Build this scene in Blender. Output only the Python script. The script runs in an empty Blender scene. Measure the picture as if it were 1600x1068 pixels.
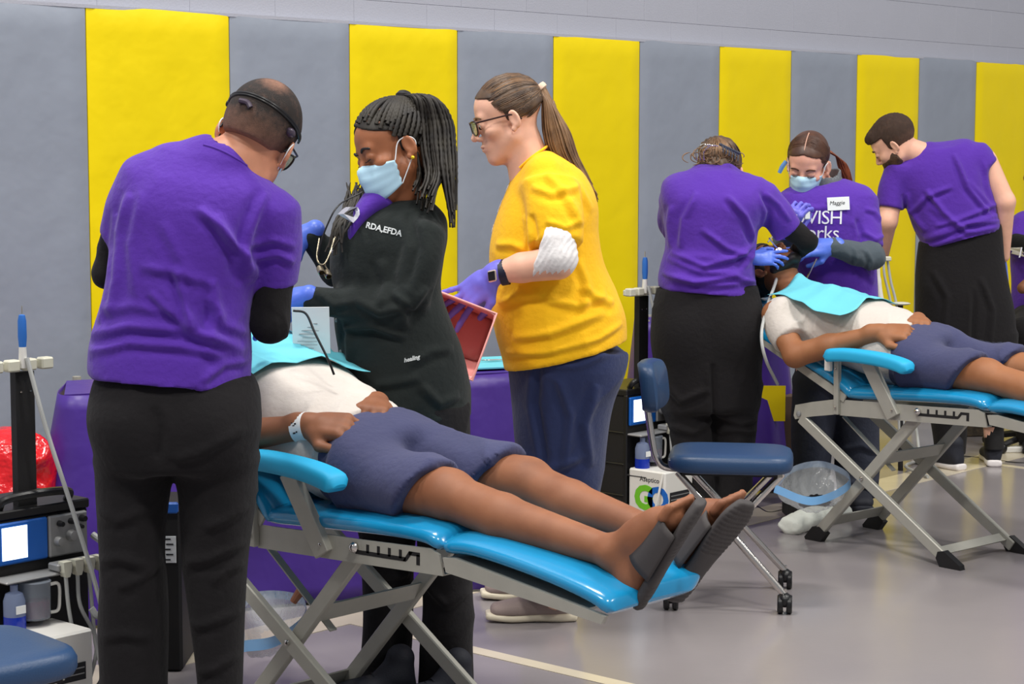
import bpy, math, random
import numpy as np
from mathutils import Vector, Matrix
from mathutils.bvhtree import BVHTree
random.seed(7); RNG = np.random.default_rng(7)
SC = bpy.context.scene
COL = SC.collection
# ------------------------------------------------------------------ camera
FPX, PITCH, ROLL, CH = 3100.0, 0.102, 0.0019, 1.48
cam_d = bpy.data.cameras.new('camera'); cam = bpy.data.objects.new('camera', cam_d); COL.objects.link(cam)
cam_d.lens = FPX / 1600 * 36.0; cam_d.sensor_width = 36.0; cam_d.clip_start = 0.05; cam_d.clip_end = 100
cam.matrix_world = Matrix.Translation((0, 0, CH)) @ Matrix.Rotation(math.pi/2 - PITCH, 4, 'X') @ Matrix.Rotation(ROLL, 4, 'Z')
SC.camera = cam
cam_d.dof.use_dof = False
# ------------------------------------------------------------------ world and lights
w = bpy.data.worlds.new('world'); SC.world = w; w.use_nodes = True
w.node_tree.nodes['Background'].inputs[0].default_value = (0.93, 0.95, 1.0, 1)
w.node_tree.nodes['Background'].inputs[1].default_value = 0.34
SC.view_settings.view_transform = 'Standard'; SC.view_settings.look = 'None'
SC.view_settings.exposure = 0.0; SC.view_settings.gamma = 1.0; SC.view_settings.use_curve_mapping = False
def area(name, loc, size, power, col=(1, 0.97, 0.92)):
    l = bpy.data.lights.new(name, 'AREA'); l.shape = 'RECTANGLE'; l.size, l.size_y = size; l.energy = power; l.color = col
    o = bpy.data.objects.new(name, l); COL.objects.link(o); o.location = loc; o['kind'] = 'structure'; return o
for i, (lx, ly) in enumerate([(-4, 1.5), (1.0, 0.5), (6, 1.5), (-1.2, 5.0), (3.8, 5.5), (8, 7)]):
    area('gym_light', (lx, ly, 6.8), (1.3, 0.7), 240)
# ------------------------------------------------------------------ colour helpers and materials
def lin(c):
    return tuple(((x/255)/12.92 if x/255 <= 0.04045 else ((x/255+0.055)/1.055)**2.4) for x in c)
MATS = {}
def mat(name, rgb, rough=0.6, metal=0.0, bump=None, var=0.0, vscale=8.0, sheen=0.0, coat=0.0, trans=0.0, alpha=1.0, emit=0.0, spec=0.5, sss=0.0, ior=1.45, rvar=0.0, rgb2=None, wear=None):
    if name in MATS: return MATS[name]
    m = bpy.data.materials.new(name); m.use_nodes = True; nt = m.node_tree; b = nt.nodes['Principled BSDF']
    c = lin(rgb); b.inputs['Base Color'].default_value = (*c, 1)
    b.inputs['Roughness'].default_value = rough; b.inputs['Metallic'].default_value = metal
    b.inputs['Specular IOR Level'].default_value = spec; b.inputs['IOR'].default_value = ior
    if sheen: b.inputs['Sheen Weight'].default_value = sheen; b.inputs['Sheen Roughness'].default_value = 0.5
    if coat: b.inputs['Coat Weight'].default_value = coat; b.inputs['Coat Roughness'].default_value = 0.08
    if trans: b.inputs['Transmission Weight'].default_value = trans
    if alpha < 1: b.inputs['Alpha'].default_value = alpha
    if emit: b.inputs['Emission Color'].default_value = (*c, 1); b.inputs['Emission Strength'].default_value = emit
    if sss: b.inputs['Subsurface Weight'].default_value = sss; b.inputs['Subsurface Scale'].default_value = 0.008; b.inputs['Subsurface Radius'].default_value = (1, .4, .2)
    tc = nt.nodes.new('ShaderNodeTexCoord')
    if var or rgb2 or rvar:
        n = nt.nodes.new('ShaderNodeTexNoise'); n.inputs['Scale'].default_value = vscale; n.inputs['Detail'].default_value = 5
        nt.links.new(tc.outputs['Object'], n.inputs['Vector'])
        mx = nt.nodes.new('ShaderNodeMix'); mx.data_type = 'RGBA'
        c2 = lin(rgb2) if rgb2 else tuple(min(1, x*(1-var)) for x in c); c1 = c if rgb2 else tuple(min(1, x*(1+var)) for x in c)
        mx.inputs[6].default_value = (*c1, 1); mx.inputs[7].default_value = (*c2, 1)
        mr = nt.nodes.new('ShaderNodeMapRange'); mr.inputs[1].default_value = 0.35; mr.inputs[2].default_value = 0.65
        nt.links.new(n.outputs['Fac'], mr.inputs[0]); nt.links.new(mr.outputs[0], mx.inputs[0]); nt.links.new(mx.outputs[2], b.inputs['Base Color'])
        if rvar:
            m2 = nt.nodes.new('ShaderNodeMapRange'); m2.inputs[3].default_value = rough-rvar; m2.inputs[4].default_value = rough+rvar
            nt.links.new(n.outputs['Fac'], m2.inputs[0]); nt.links.new(m2.outputs[0], b.inputs['Roughness'])
    if bump:
        last = None
        for (sc, st, dist) in (bump if isinstance(bump, list) else [bump]):
            n = nt.nodes.new('ShaderNodeTexNoise'); n.inputs['Scale'].default_value = sc; n.inputs['Detail'].default_value = 3
            nt.links.new(tc.outputs['Object'], n.inputs['Vector'])
            bp = nt.nodes.new('ShaderNodeBump'); bp.inputs['Strength'].default_value = st; bp.inputs['Distance'].default_value = dist
            nt.links.new(n.outputs['Fac'], bp.inputs['Height'])
            if last: nt.links.new(last.outputs[0], bp.inputs['Normal'])
            last = bp
        nt.links.new(last.outputs[0], b.inputs['Normal'])
    MATS[name] = m; return m
WEAVE = [(900, 0.35, 0.002), (60, 0.25, 0.01)]
# ------------------------------------------------------------------ camera rays for measuring (world points from photo positions)
_cp, _sp, _cr, _sr = math.cos(PITCH), math.sin(PITCH), math.cos(ROLL), math.sin(ROLL)
def ray(px, py):
    a = (px-800)/FPX; b = (py-534)/FPX
    x = _cr*a+_sr*b; y = -_sr*a+_cr*b
    return np.array([x, _cp-_sp*y, -_sp-_cp*y])
C0 = np.array([0, 0, CH])
def P(px, py, Y): d = ray(px, py); return C0 + d*(Y/d[1])
def F(px, py, z=0.0): d = ray(px, py); return C0 + d*((z-CH)/d[2])
def PP(l, Y): return [P(a, b, Y) for a, b in l]
# wall frame
W0 = np.array([-1.4416, 6.808]); _a = 0.84137
WD = np.array([math.cos(_a), math.sin(_a)]); WN = np.array([WD[1], -WD[0]])
def WF(u, v, z): q = W0 + WD*u + WN*v; return np.array([q[0], q[1], z])
# ------------------------------------------------------------------ mesh helpers
def setp(o, label=None, cat=None, group=None, kind=None):
    if label: o['label'] = label
    if cat: o['category'] = cat
    if group: o['group'] = group
    if kind: o['kind'] = kind
    return o
def org(o):
    while o is not None:
        if '_o' in ORG.get(o.name, {}): return ORG[o.name]['_o']
        o = o.parent
    return np.zeros(3)
ORG = {}
def thing(name, label, cat, loc=(0, 0, 0), group=None, rotz=0.0):
    o = bpy.data.objects.new(name, None); COL.objects.link(o); o.location = tuple(loc); o.rotation_euler = (0, 0, rotz)
    o.empty_display_size = 0.1
    ORG[o.name] = {'_o': np.array(loc, float)}
    return setp(o, label, cat, group)
def mesh_obj(name, V, Fc, m, parent=None, smooth=True, local=False, sharp=None, loc=None):
    V = np.asarray(V, float)
    if not local:
        if parent is not None: V = V - org(parent)
        elif loc is not None: V = V - np.array(loc)
    me = bpy.data.meshes.new(name)
    if isinstance(Fc, np.ndarray) and Fc.ndim == 2:
        k = Fc.shape[1]
        me.vertices.add(len(V)); me.vertices.foreach_set('co', V.astype(np.float32).ravel())
        me.loops.add(Fc.size); me.loops.foreach_set('vertex_index', Fc.astype(np.int32).ravel())
        me.polygons.add(len(Fc)); me.polygons.foreach_set('loop_start', (np.arange(len(Fc))*k).astype(np.int32)); me.polygons.foreach_set('loop_total', np.full(len(Fc), k, np.int32))
        me.update(calc_edges=True); me.validate()
    else:
        me.from_pydata([tuple(v) for v in V], [], [tuple(f) for f in Fc]); me.update()
    if smooth:
        me.polygons.foreach_set('use_smooth', np.ones(len(me.polygons), bool))
        if sharp: 
            try: me.set_sharp_from_angle(angle=math.radians(sharp))
            except Exception: pass
    for x in (m if isinstance(m, (list, tuple)) else [m]): me.materials.append(x)
    o = bpy.data.objects.new(name, me); COL.objects.link(o)
    if parent is not None: o.parent = parent
    elif loc is not None and not local: o.location = tuple(loc); ORG[o.name] = {'_o': np.array(loc, float)}
    return o
def tri_fan(n): return list(range(n))
class MB:
    def __init__(s): s.v = []; s.f = []
    def add(s, V, Fc):
        b = len(s.v); s.v.extend([tuple(map(float, x)) for x in V]); s.f.extend([tuple(int(i)+b for i in f) for f in Fc]); return s
    def box(s, c, size, R=None, bev=0.0):
        c = np.array(c, float); h = np.array(size, float)/2; R = np.eye(3) if R is None else R
        if bev <= 0:
            V = [c + R @ (h*np.array([x, y, z])) for x in (-1, 1) for y in (-1, 1) for z in (-1, 1)]
            return s.add(V, [(0, 1, 3, 2), (4, 6, 7, 5), (0, 4, 5, 1), (2, 3, 7, 6), (0, 2, 6, 4), (1, 5, 7, 3)])
        bev = min(bev, h.min()*0.98)
        V = []; idx = {}
        for x in (-1, 1):
            for y in (-1, 1):
                for z in (-1, 1):
                    for ax in range(3):
                        p = h*np.array([x, y, z]); 
                        for a2 in range(3):
                            if a2 != ax: p[a2] -= bev*[x, y, z][a2]
                        idx[(x, y, z, ax)] = len(V); V.append(c + R @ p)
        Fc = []
        for ax in range(3):
            o1, o2 = (ax+1) % 3, (ax+2) % 3
            for sg in (-1, 1):
                q = []
                for a, b in ((-1, -1), (1, -1), (1, 1), (-1, 1)):
                    k = [0, 0, 0]; k[ax] = sg; k[o1] = a; k[o2] = b; q.append(idx[(*k, ax)])
                Fc.append(q if sg > 0 else q[::-1])
        for ax in range(3):   # edges along ax
            o1, o2 = (ax+1) % 3, (ax+2) % 3
            for a in (-1, 1):
                for b in (-1, 1):
                    k0 = [0, 0, 0]; k0[ax] = -1; k0[o1] = a; k0[o2] = b; k1 = list(k0); k1[ax] = 1
                    q = [idx[(*k0, o1)], idx[(*k1, o1)], idx[(*k1, o2)], idx[(*k0, o2)]]
                    Fc.append(q if a*b < 0 else q[::-1])
        for x in (-1, 1):
            for y in (-1, 1):
                for z in (-1, 1):
                    q = [idx[(x, y, z, 0)], idx[(x, y, z, 1)], idx[(x, y, z, 2)]]
                    Fc.append(q if x*y*z > 0 else q[::-1])
        return s.add(V, Fc)
    def bar(s, a, b, wdt, hgt, side, bev=0.0):
        """rectangular bar from a to b; side = direction of wdt"""
        a = np.array(a, float); b = np.array(b, float); d = b-a; L = np.linalg.norm(d); d /= L
        u = np.array(side, float); u -= d*(u@d); u /= np.linalg.norm(u); v = np.cross(d, u)
        return s.box((a+b)/2, (L, wdt, hgt), np.array([d, u, v]).T, bev)
    def tube(s, pts, r, seg=10, cap=True):
        pts = np.array(pts, float); n = len(pts); rr = np.broadcast_to(np.array(r, float), (n,))
        T = np.gradient(pts, axis=0); T /= np.linalg.norm(T, axis=1)[:, None]+1e-12
        u = np.cross(T[0], [0.13, 0.27, 0.95]); u /= np.linalg.norm(u)
        V = []
        for i in range(n):
            u = u - T[i]*(u@T[i]); u /= np.linalg.norm(u)+1e-12; v = np.cross(T[i], u)
            for k in range(seg):
                t = 2*math.pi*k/seg; V.append(pts[i]+rr[i]*(math.cos(t)*u+math.sin(t)*v))
        Fc = [(i*seg+k, i*seg+(k+1) % seg, (i+1)*seg+(k+1) % seg, (i+1)*seg+k) for i in range(n-1) for k in range(seg)]
        if cap: Fc += [tuple(range(seg))[::-1], tuple((n-1)*seg+k for k in range(seg))]
        return s.add(V, Fc)
    def lathe(s, c, prof, axis=(0, 0, 1), seg=20):
        ax = np.array(axis, float); ax /= np.linalg.norm(ax); u = np.cross(ax, [0.3, 0.9, 0.2]); u /= np.linalg.norm(u); v = np.cross(ax, u); c = np.array(c, float)
        V = [c+ax*h+r*(math.cos(2*math.pi*k/seg)*u+math.sin(2*math.pi*k/seg)*v) for r, h in prof for k in range(seg)]
        n = len(prof)
        Fc = [(i*seg+k, i*seg+(k+1) % seg, (i+1)*seg+(k+1) % seg, (i+1)*seg+k) for i in range(n-1) for k in range(seg)]
        Fc += [tuple(range(seg))[::-1], tuple((n-1)*seg+k for k in range(seg))]
        return s.add(V, Fc)
    def ball(s, c, r, R=None, nu=16, nv=10):
        r = np.broadcast_to(np.array(r, float), (3,)); R = np.eye(3) if R is None else R; c = np.array(c, float)
        V = [c+R@(r*np.array([0, 0, 1]))]
        for j in range(1, nv):
            for k in range(nu):
                th = math.pi*j/nv; ph = 2*math.pi*k/nu
                V.append(c+R@(r*np.array([math.sin(th)*math.cos(ph), math.sin(th)*math.sin(ph), math.cos(th)])))
        V.append(c-R@(r*np.array([0, 0, 1]))); Fc = []
        for k in range(nu): Fc.append((0, 1+k, 1+(k+1) % nu))
        for j in range(nv-2):
            for k in range(nu): a = 1+j*nu; Fc.append((a+k, a+nu+k, a+nu+(k+1) % nu, a+(k+1) % nu))
        a = 1+(nv-2)*nu
        for k in range(nu): Fc.append((a+k, len(V)-1, a+(k+1) % nu))
        return s.add(V, Fc)
    def prism(s, poly, off):
        """polygon (list of 3-D points) extruded by vector off"""
        poly = [np.array(p, float) for p in poly]; n = len(poly); off = np.array(off, float)
        V = poly+[p+off for p in poly]
        Fc = [tuple(range(n))[::-1], tuple(range(n, 2*n))]+[(i, (i+1) % n, (i+1) % n+n, i+n) for i in range(n)]
        return s.add(V, Fc)
    def grid(s, G):
        G = np.asarray(G, float); nu, nv = G.shape[:2]
        return s.add(G.reshape(-1, 3), [(i*nv+j, (i+1)*nv+j, (i+1)*nv+j+1, i*nv+j+1) for i in range(nu-1) for j in range(nv-1)])
    def build(s, name, m, parent=None, smooth=True, sharp=35, local=False, loc=None):
        return mesh_obj(name, s.v, s.f, m, parent, smooth, local, sharp, loc)
def spline(pts, n=8):
    pts = [np.array(p, float) for p in pts]; P_ = [2*pts[0]-pts[1]]+pts+[2*pts[-1]-pts[-2]]; out = []
    for i in range(1, len(P_)-2):
        for k in range(n):
            t = k/n; a, b, c, d = P_[i-1], P_[i], P_[i+1], P_[i+2]
            out.append(0.5*((2*b)+(c-a)*t+(2*a-5*b+4*c-d)*t*t+(3*b-a-3*c+d)*t**3))
    out.append(pts[-1]); return out
def copy_tree(o, parent=None):
    c = o.copy(); COL.objects.link(c); c.parent = parent
    for k in ('label',):
        pass
    for ch in list(o.children): copy_tree(ch, c)
    return c
def solidify(o, th, off=0):
    md = o.modifiers.new('solid', 'SOLIDIFY'); md.thickness = th; md.offset = off; return o
def text_mesh(body, size, M3, origin, m, name, parent, extrude=0.0008, target=None, dirn=None, off=0.002, italic=0.0, spacing=1.0, bold=0.0):
    """flat lettering: M3 columns = (right, up, out)"""
    cu = bpy.data.curves.new(name, 'FONT'); cu.body = body; cu.size = size; cu.extrude = extrude; cu.shear = italic; cu.space_character = spacing; cu.offset = bold
    cu.resolution_u = 3
    to = bpy.data.objects.new(name, cu); COL.objects.link(to)
    dg = bpy.context.evaluated_depsgraph_get(); me = bpy.data.meshes.new_from_object(to.evaluated_get(dg)); bpy.data.objects.remove(to)
    V = np.array([v.co[:] for v in me.vertices]); Fc = [tuple(p.vertices) for p in me.polygons]; bpy.data.meshes.remove(me)
    W = np.array(origin)+V@np.array(M3).T
    if target is not None:
        bv = target; d = np.array(dirn, float); d /= np.linalg.norm(d)
        for i in range(len(W)):
            h = bv.ray_cast(Vector(W[i]-d*0.6), Vector(d))
            if h[0] is not None:
                W[i] = np.array(h[0])-d*(off+(extrude if V[i][2] > 0 else 0))
    return mesh_obj(name, W, Fc, m, parent, smooth=False)
# ================================================================== SDF modelling
def vnoise(p):
    i = np.floor(p).astype(np.int64); fr = p-i; fr = fr*fr*(3-2*fr)
    def h(a, b, c):
        n = (a*73856093) ^ (b*19349663) ^ (c*83492791); n = (n ^ (n >> 13))*1274126177; return ((n ^ (n >> 16)) & 0xffff)/65535.0
    x, y, z = i[..., 0], i[..., 1], i[..., 2]; u, v, w_ = fr[..., 0], fr[..., 1], fr[..., 2]
    def l(a, b, t): return a+(b-a)*t
    return l(l(l(h(x, y, z), h(x+1, y, z), u), l(h(x, y+1, z), h(x+1, y+1, z), u), v), l(l(h(x, y, z+1), h(x+1, y, z+1), u), l(h(x, y+1, z+1), h(x+1, y+1, z+1), u), v), w_)
def nrm(v): v = np.array(v, float); return v/np.linalg.norm(v)
def frame(up, fwd):
    """head/box frame, columns (right-hand x, forward y, up z)"""
    up = nrm(up); fwd = np.array(fwd, float); fwd -= up*(fwd@up); fwd = nrm(fwd); x = np.cross(fwd, up); return np.array([x, fwd, up]).T
def caps(a, b, ra, rb=None):
    a = np.array(a, float); b = np.array(b, float); rb = ra if rb is None else rb; d = b-a; L2 = d@d+1e-12; R = max(ra, rb)
    def fn(p):
        t = np.clip(((p-a)@d)/L2, 0, 1); return np.linalg.norm(p-a-t[:, None]*d, axis=1)-(ra+(rb-ra)*t)
    return (np.minimum(a, b)-R, np.maximum(a, b)+R, fn)
def ell(c, r, R=None):
    c = np.array(c, float); r = np.array(r, float); R = np.eye(3) if R is None else R; e = np.sqrt(((R*r)**2).sum(1))
    def fn(p):
        q = (p-c)@R; k0 = np.linalg.norm(q/r, axis=1); k1 = np.linalg.norm(q/(r*r), axis=1)+1e-9; return k0*(k0-1)/k1
    return (c-e, c+e, fn)
def rbox(c, h, R=None, r=0.01):
    c = np.array(c, float); h = np.array(h, float); R = np.eye(3) if R is None else R; e = np.abs(R)@h
    def fn(p):
        q = np.abs((p-c)@R)-(h-r); return np.linalg.norm(np.maximum(q, 0), axis=1)+np.minimum(q.max(1), 0)-r
    return (c-e, c+e, fn)
def half(pt, n):
    pt = np.array(pt, float); n = nrm(n); return (None, None, lambda p: (p-pt)@n)
def loft(secs, u=(1, 0, 0), rc=0.03, ex=2.0):
    """secs: (centre, half_width, half_depth); one straight mean axis, sheared centres; u = width direction"""
    C = np.array([s_[0] for s_ in secs], float); Wd = np.array([s_[1] for s_ in secs], float); Dp = np.array([s_[2] for s_ in secs], float)
    ax = nrm(C[-1]-C[0]); u = np.array(u, float); u = nrm(u-ax*(u@ax)); v = np.cross(ax, u)
    t = (C-C[0])@ax; cu = (C-C[0])@u; cv = (C-C[0])@v
    tt = np.linspace(t[0], t[-1], 80)
    def cub(y):
        m = np.gradient(y, t); k = np.clip(np.searchsorted(t, tt)-1, 0, len(t)-2); h = t[k+1]-t[k]; s_ = (tt-t[k])/h
        return (2*s_**3-3*s_**2+1)*y[k]+(s_**3-2*s_**2+s_)*h*m[k]+(-2*s_**3+3*s_**2)*y[k+1]+(s_**3-s_**2)*h*m[k+1]
    if len(t) > 2: cu2, cv2, W2, D2 = cub(cu), cub(cv), cub(Wd), cub(Dp)
    else: cu2, cv2, W2, D2 = [np.interp(tt, t, q) for q in (cu, cv, Wd, Dp)]
    R = max(Wd.max(), Dp.max())
    def fn(p):
        q = p-C[0]; a = q@ax; ac = np.clip(a, tt[0], tt[-1])
        uu = q@u-np.interp(ac, tt, cu2); vv = q@v-np.interp(ac, tt, cv2); w_ = np.interp(ac, tt, W2); d_ = np.interp(ac, tt, D2)
        if ex == 2.0: rho = np.sqrt((uu/w_)**2+(vv/d_)**2)+1e-9
        else: rho = (np.abs(uu/w_)**ex+np.abs(vv/d_)**ex)**(1/ex)+1e-9
        l_ = np.sqrt(uu*uu+vv*vv); dr = np.where(rho < 1e-3, -np.minimum(w_, d_), l_*(1-1/rho)); dr = np.maximum(dr, -np.minimum(w_, d_))
        da = np.maximum(tt[0]-a, a-tt[-1])
        x = dr+rc; y = da+rc
        return np.sqrt(np.maximum(x, 0)**2+np.maximum(y, 0)**2)+np.minimum(np.maximum(x, y), 0)-rc
    return (C.min(0)-R, C.max(0)+R, fn)
def fnp(lo, hi, fn): return (np.array(lo, float), np.array(hi, float), fn)
def tf(prim, o, R, s_=1.0):
    """place a primitive written in a local frame at o with axes R, scale s_"""
    lo, hi, fn = prim; o = np.array(o, float)
    if lo is None: return (None, None, lambda p: fn(((p-o)@R)/s_)*s_)
    c = (lo+hi)/2*s_; e = (hi-lo)/2*s_; cc = o+R@c; ee = np.abs(R)@e
    return (cc-ee, cc+ee, lambda p: fn(((p-o)@R)/s_)*s_)
def sdf_mesh(ops, h, B=8, smooth=1, pad=0.02, fold=None, clipbox=None):
    """ops: list of (op, prim, k). returns verts, quads"""
    lo = np.min([o[1][0] for o in ops if o[0] == 'u' and o[1][0] is not None], axis=0)-pad
    hi = np.max([o[1][1] for o in ops if o[0] == 'u' and o[1][1] is not None], axis=0)+pad
    if clipbox is not None: lo = np.maximum(lo, clipbox[0]); hi = np.minimum(hi, clipbox[1])
    nb = np.maximum(1, np.ceil((hi-lo)/(h*B)).astype(int)); N = nb*B
    def ev(p, mg):
        d = np.full(len(p), 1.0)
        for op, (l_, h_, fn), k in ops:
            if l_ is None: di = fn(p); msk = None
            else:
                m_ = mg+k; msk = np.all((p > l_-m_) & (p < h_+m_), axis=1)
                if not msk.any(): continue
                di = fn(p[msk])
            a = d if msk is None else d[msk]
            if op == 'u':
                if k > 0: hh = np.maximum(k-np.abs(a-di), 0)/k; r = np.minimum(a, di)-hh*hh*k*0.25
                else: r = np.minimum(a, di)
            elif op == 's':
                if k > 0: hh = np.maximum(k-np.abs(a+di), 0)/k; r = np.maximum(a, -di)+hh*hh*k*0.25
                else: r = np.maximum(a, -di)
            else:
                if k > 0: hh = np.maximum(k-np.abs(a-di), 0)/k; r = np.maximum(a, di)+hh*hh*k*0.25
                else: r = np.maximum(a, di)
            if msk is None: d = r
            else: d[msk] = r
        return d
    bi = np.stack(np.meshgrid(*[np.arange(n) for n in nb], indexing='ij'), -1).reshape(-1, 3)
    cen = lo+(bi+0.5)*B*h; hd = B*h*0.87*1.35+0.004
    dc = ev(cen, hd*1.6); act = bi[np.abs(dc) < hd]
    D = np.full(tuple(N), 1.0, np.float32)
    big = np.repeat(np.repeat(np.repeat((dc < 0).reshape(tuple(nb)), B, 0), B, 1), B, 2); D[big] = -1.0; del big
    loc = np.stack(np.meshgrid(*[np.arange(B)]*3, indexing='ij'), -1).reshape(-1, 3)
    for s0 in range(0, len(act), 400):
        I = (act[s0:s0+400, None, :]*B+loc[None]).reshape(-1, 3)
        D[I[:, 0], I[:, 1], I[:, 2]] = ev(lo+I*h, 0.03)
    D[0], D[-1], D[:, 0], D[:, -1], D[:, :, 0], D[:, :, -1] = 1, 1, 1, 1, 1, 1
    ins = D < 0
    cells = np.zeros(tuple(N-1), np.uint8)
    for dx in (0, 1):
        for dy in (0, 1):
            for dz in (0, 1): cells += ins[dx:N[0]-1+dx, dy:N[1]-1+dy, dz:N[2]-1+dz]
    cx, cy, cz = np.nonzero((cells > 0) & (cells < 8)); n = len(cx)
    idx = np.full(tuple(N-1), -1, np.int32); idx[cx, cy, cz] = np.arange(n)
    acc = np.zeros((n, 3)); cnt = np.zeros(n)
    cor = [(a, b, c) for a in (0, 1) for b in (0, 1) for c in (0, 1)]
    for a in cor:
        for ax in range(3):
            if a[ax] == 0:
                b = list(a); b[ax] = 1
                da = D[cx+a[0], cy+a[1], cz+a[2]].astype(float); db = D[cx+b[0], cy+b[1], cz+b[2]].astype(float); m_ = (da < 0) != (db < 0)
                t = np.where(m_, da/np.where(m_, da-db, 1), 0); pt = np.array(a, float)[None].repeat(n, 0); pt[:, ax] += t
                acc[m_] += pt[m_]; cnt[m_] += 1
    V = lo+(np.stack([cx, cy, cz], 1)+acc/np.maximum(cnt, 1)[:, None])*h
    Q = []
    for ax in range(3):
        o1, o2 = (ax+1) % 3, (ax+2) % 3
        sl0 = [slice(1, N[i]-1) for i in range(3)]; sl1 = list(sl0); sl0[ax] = slice(0, N[ax]-1); sl1[ax] = slice(1, N[ax])
        A = ins[tuple(sl0)]; Bq = ins[tuple(sl1)]; g = np.stack(np.nonzero(A != Bq), 1)
        sg = A[g[:, 0], g[:, 1], g[:, 2]]
        base = g+1; base[:, ax] -= 1
        def id_(e1, e2): q = base.copy(); q[:, o1] -= e1; q[:, o2] -= e2; return idx[q[:, 0], q[:, 1], q[:, 2]]
        q = np.stack([id_(1, 1), id_(0, 1), id_(0, 0), id_(1, 0)], 1); q[~sg] = q[~sg][:, ::-1]; Q.append(q)
    Q = np.concatenate(Q); Q = Q[(Q >= 0).all(1)]
    E = np.concatenate([Q[:, [0, 1]], Q[:, [1, 2]], Q[:, [2, 3]], Q[:, [3, 0]]])
    for lam in [0.5, -0.52]*smooth:
        S = np.zeros_like(V); cn = np.bincount(E[:, 0], minlength=n)+np.bincount(E[:, 1], minlength=n)
        for k in range(3): S[:, k] = np.bincount(E[:, 0], V[E[:, 1], k], n)+np.bincount(E[:, 1], V[E[:, 0], k], n)
        V = V+lam*(S/np.maximum(cn, 1)[:, None]-V)
    if fold is not None:
        Nn = np.zeros_like(V); fnm = np.cross(V[Q[:, 2]]-V[Q[:, 0]], V[Q[:, 3]]-V[Q[:, 1]])
        for k in range(4):
            for c in range(3): Nn[:, c] += np.bincount(Q[:, k], fnm[:, c], n)
        Nn /= np.linalg.norm(Nn, axis=1)[:, None]+1e-12
        V = V+Nn*fold(V, Nn)[:, None]
    return V, Q
def bvh(V, Q): return BVHTree.FromPolygons([Vector(v) for v in V], [tuple(int(i) for i in q) for q in Q])
def proj_px(V):
    q = V-C0; fz = q[:, 1]*_cp-q[:, 2]*_sp; fy = q[:, 1]*_sp+q[:, 2]*_cp; x = FPX*q[:, 0]/fz; y = -FPX*fy/fz
    return np.stack([800+_cr*x-_sr*y, 534+_sr*x+_cr*y], 1)
def mkfold(Y, ridges=(), amp=0.004, sc=9.0, stretch=(1, 1, 0.35), seed=0.0, wamp=None, lim=None):
    """cloth folds: soft directional noise over the whole garment plus individual creases measured from the photo
    (each crease is a polyline in the fronto-parallel plane at depth Y, with width and height in metres)"""
    m_per = Y/FPX
    R_ = [(np.array([P(x, y, Y)[[0, 2]] for x, y in pl]), a, wd_) for pl, a, wd_ in ridges]
    st = np.array(stretch, float)
    def fold(V, N):
        q = V*st*sc+seed; wq = vnoise(V*3.1+seed+7)*1.6
        d = (1-np.abs(2*vnoise(q+wq[:, None])-1))**2.6-0.3
        d2 = vnoise(V*sc*2.3*st+31+seed)-0.5
        out = amp*d*1.6+amp*0.5*d2
        for pl, a, wd_ in R_:
            X = V[:, [0, 2]]; best = np.full(len(V), 9.0); sd = np.zeros(len(V)); tt = np.zeros(len(V)); L = len(pl)-1
            for i in range(L):
                A = pl[i]; Bp = pl[i+1]; dd = Bp-A; t = np.clip(((X-A)@dd)/(dd@dd+1e-12), 0, 1); e = X-A-t[:, None]*dd; l_ = np.linalg.norm(e, axis=1)
                s_ = np.sign(e[:, 0]*dd[1]-e[:, 1]*dd[0]); m_ = l_ < best; best[m_] = l_[m_]; sd[m_] = s_[m_]; tt[m_] = ((i+t)/L)[m_]
            x = best*sd/wd_; pr = np.exp(-x*x)-0.55*np.exp(-(x-1.5)**2)
            out += 1.45*a*pr*np.clip(np.minimum(tt, 1-tt)*6, 0, 1)**0.5*np.clip(-N[:, 1]*2.5, 0, 1)
        return out if lim is None else out*lim(V)
    return fold
def sec(xl, xr, y, Y, hd, dy=0.0): # silhouette row -> loft section
    c = P((xl+xr)/2, y, Y+dy); return (c, (xr-xl)/2*(Y/FPX), hd)
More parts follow.
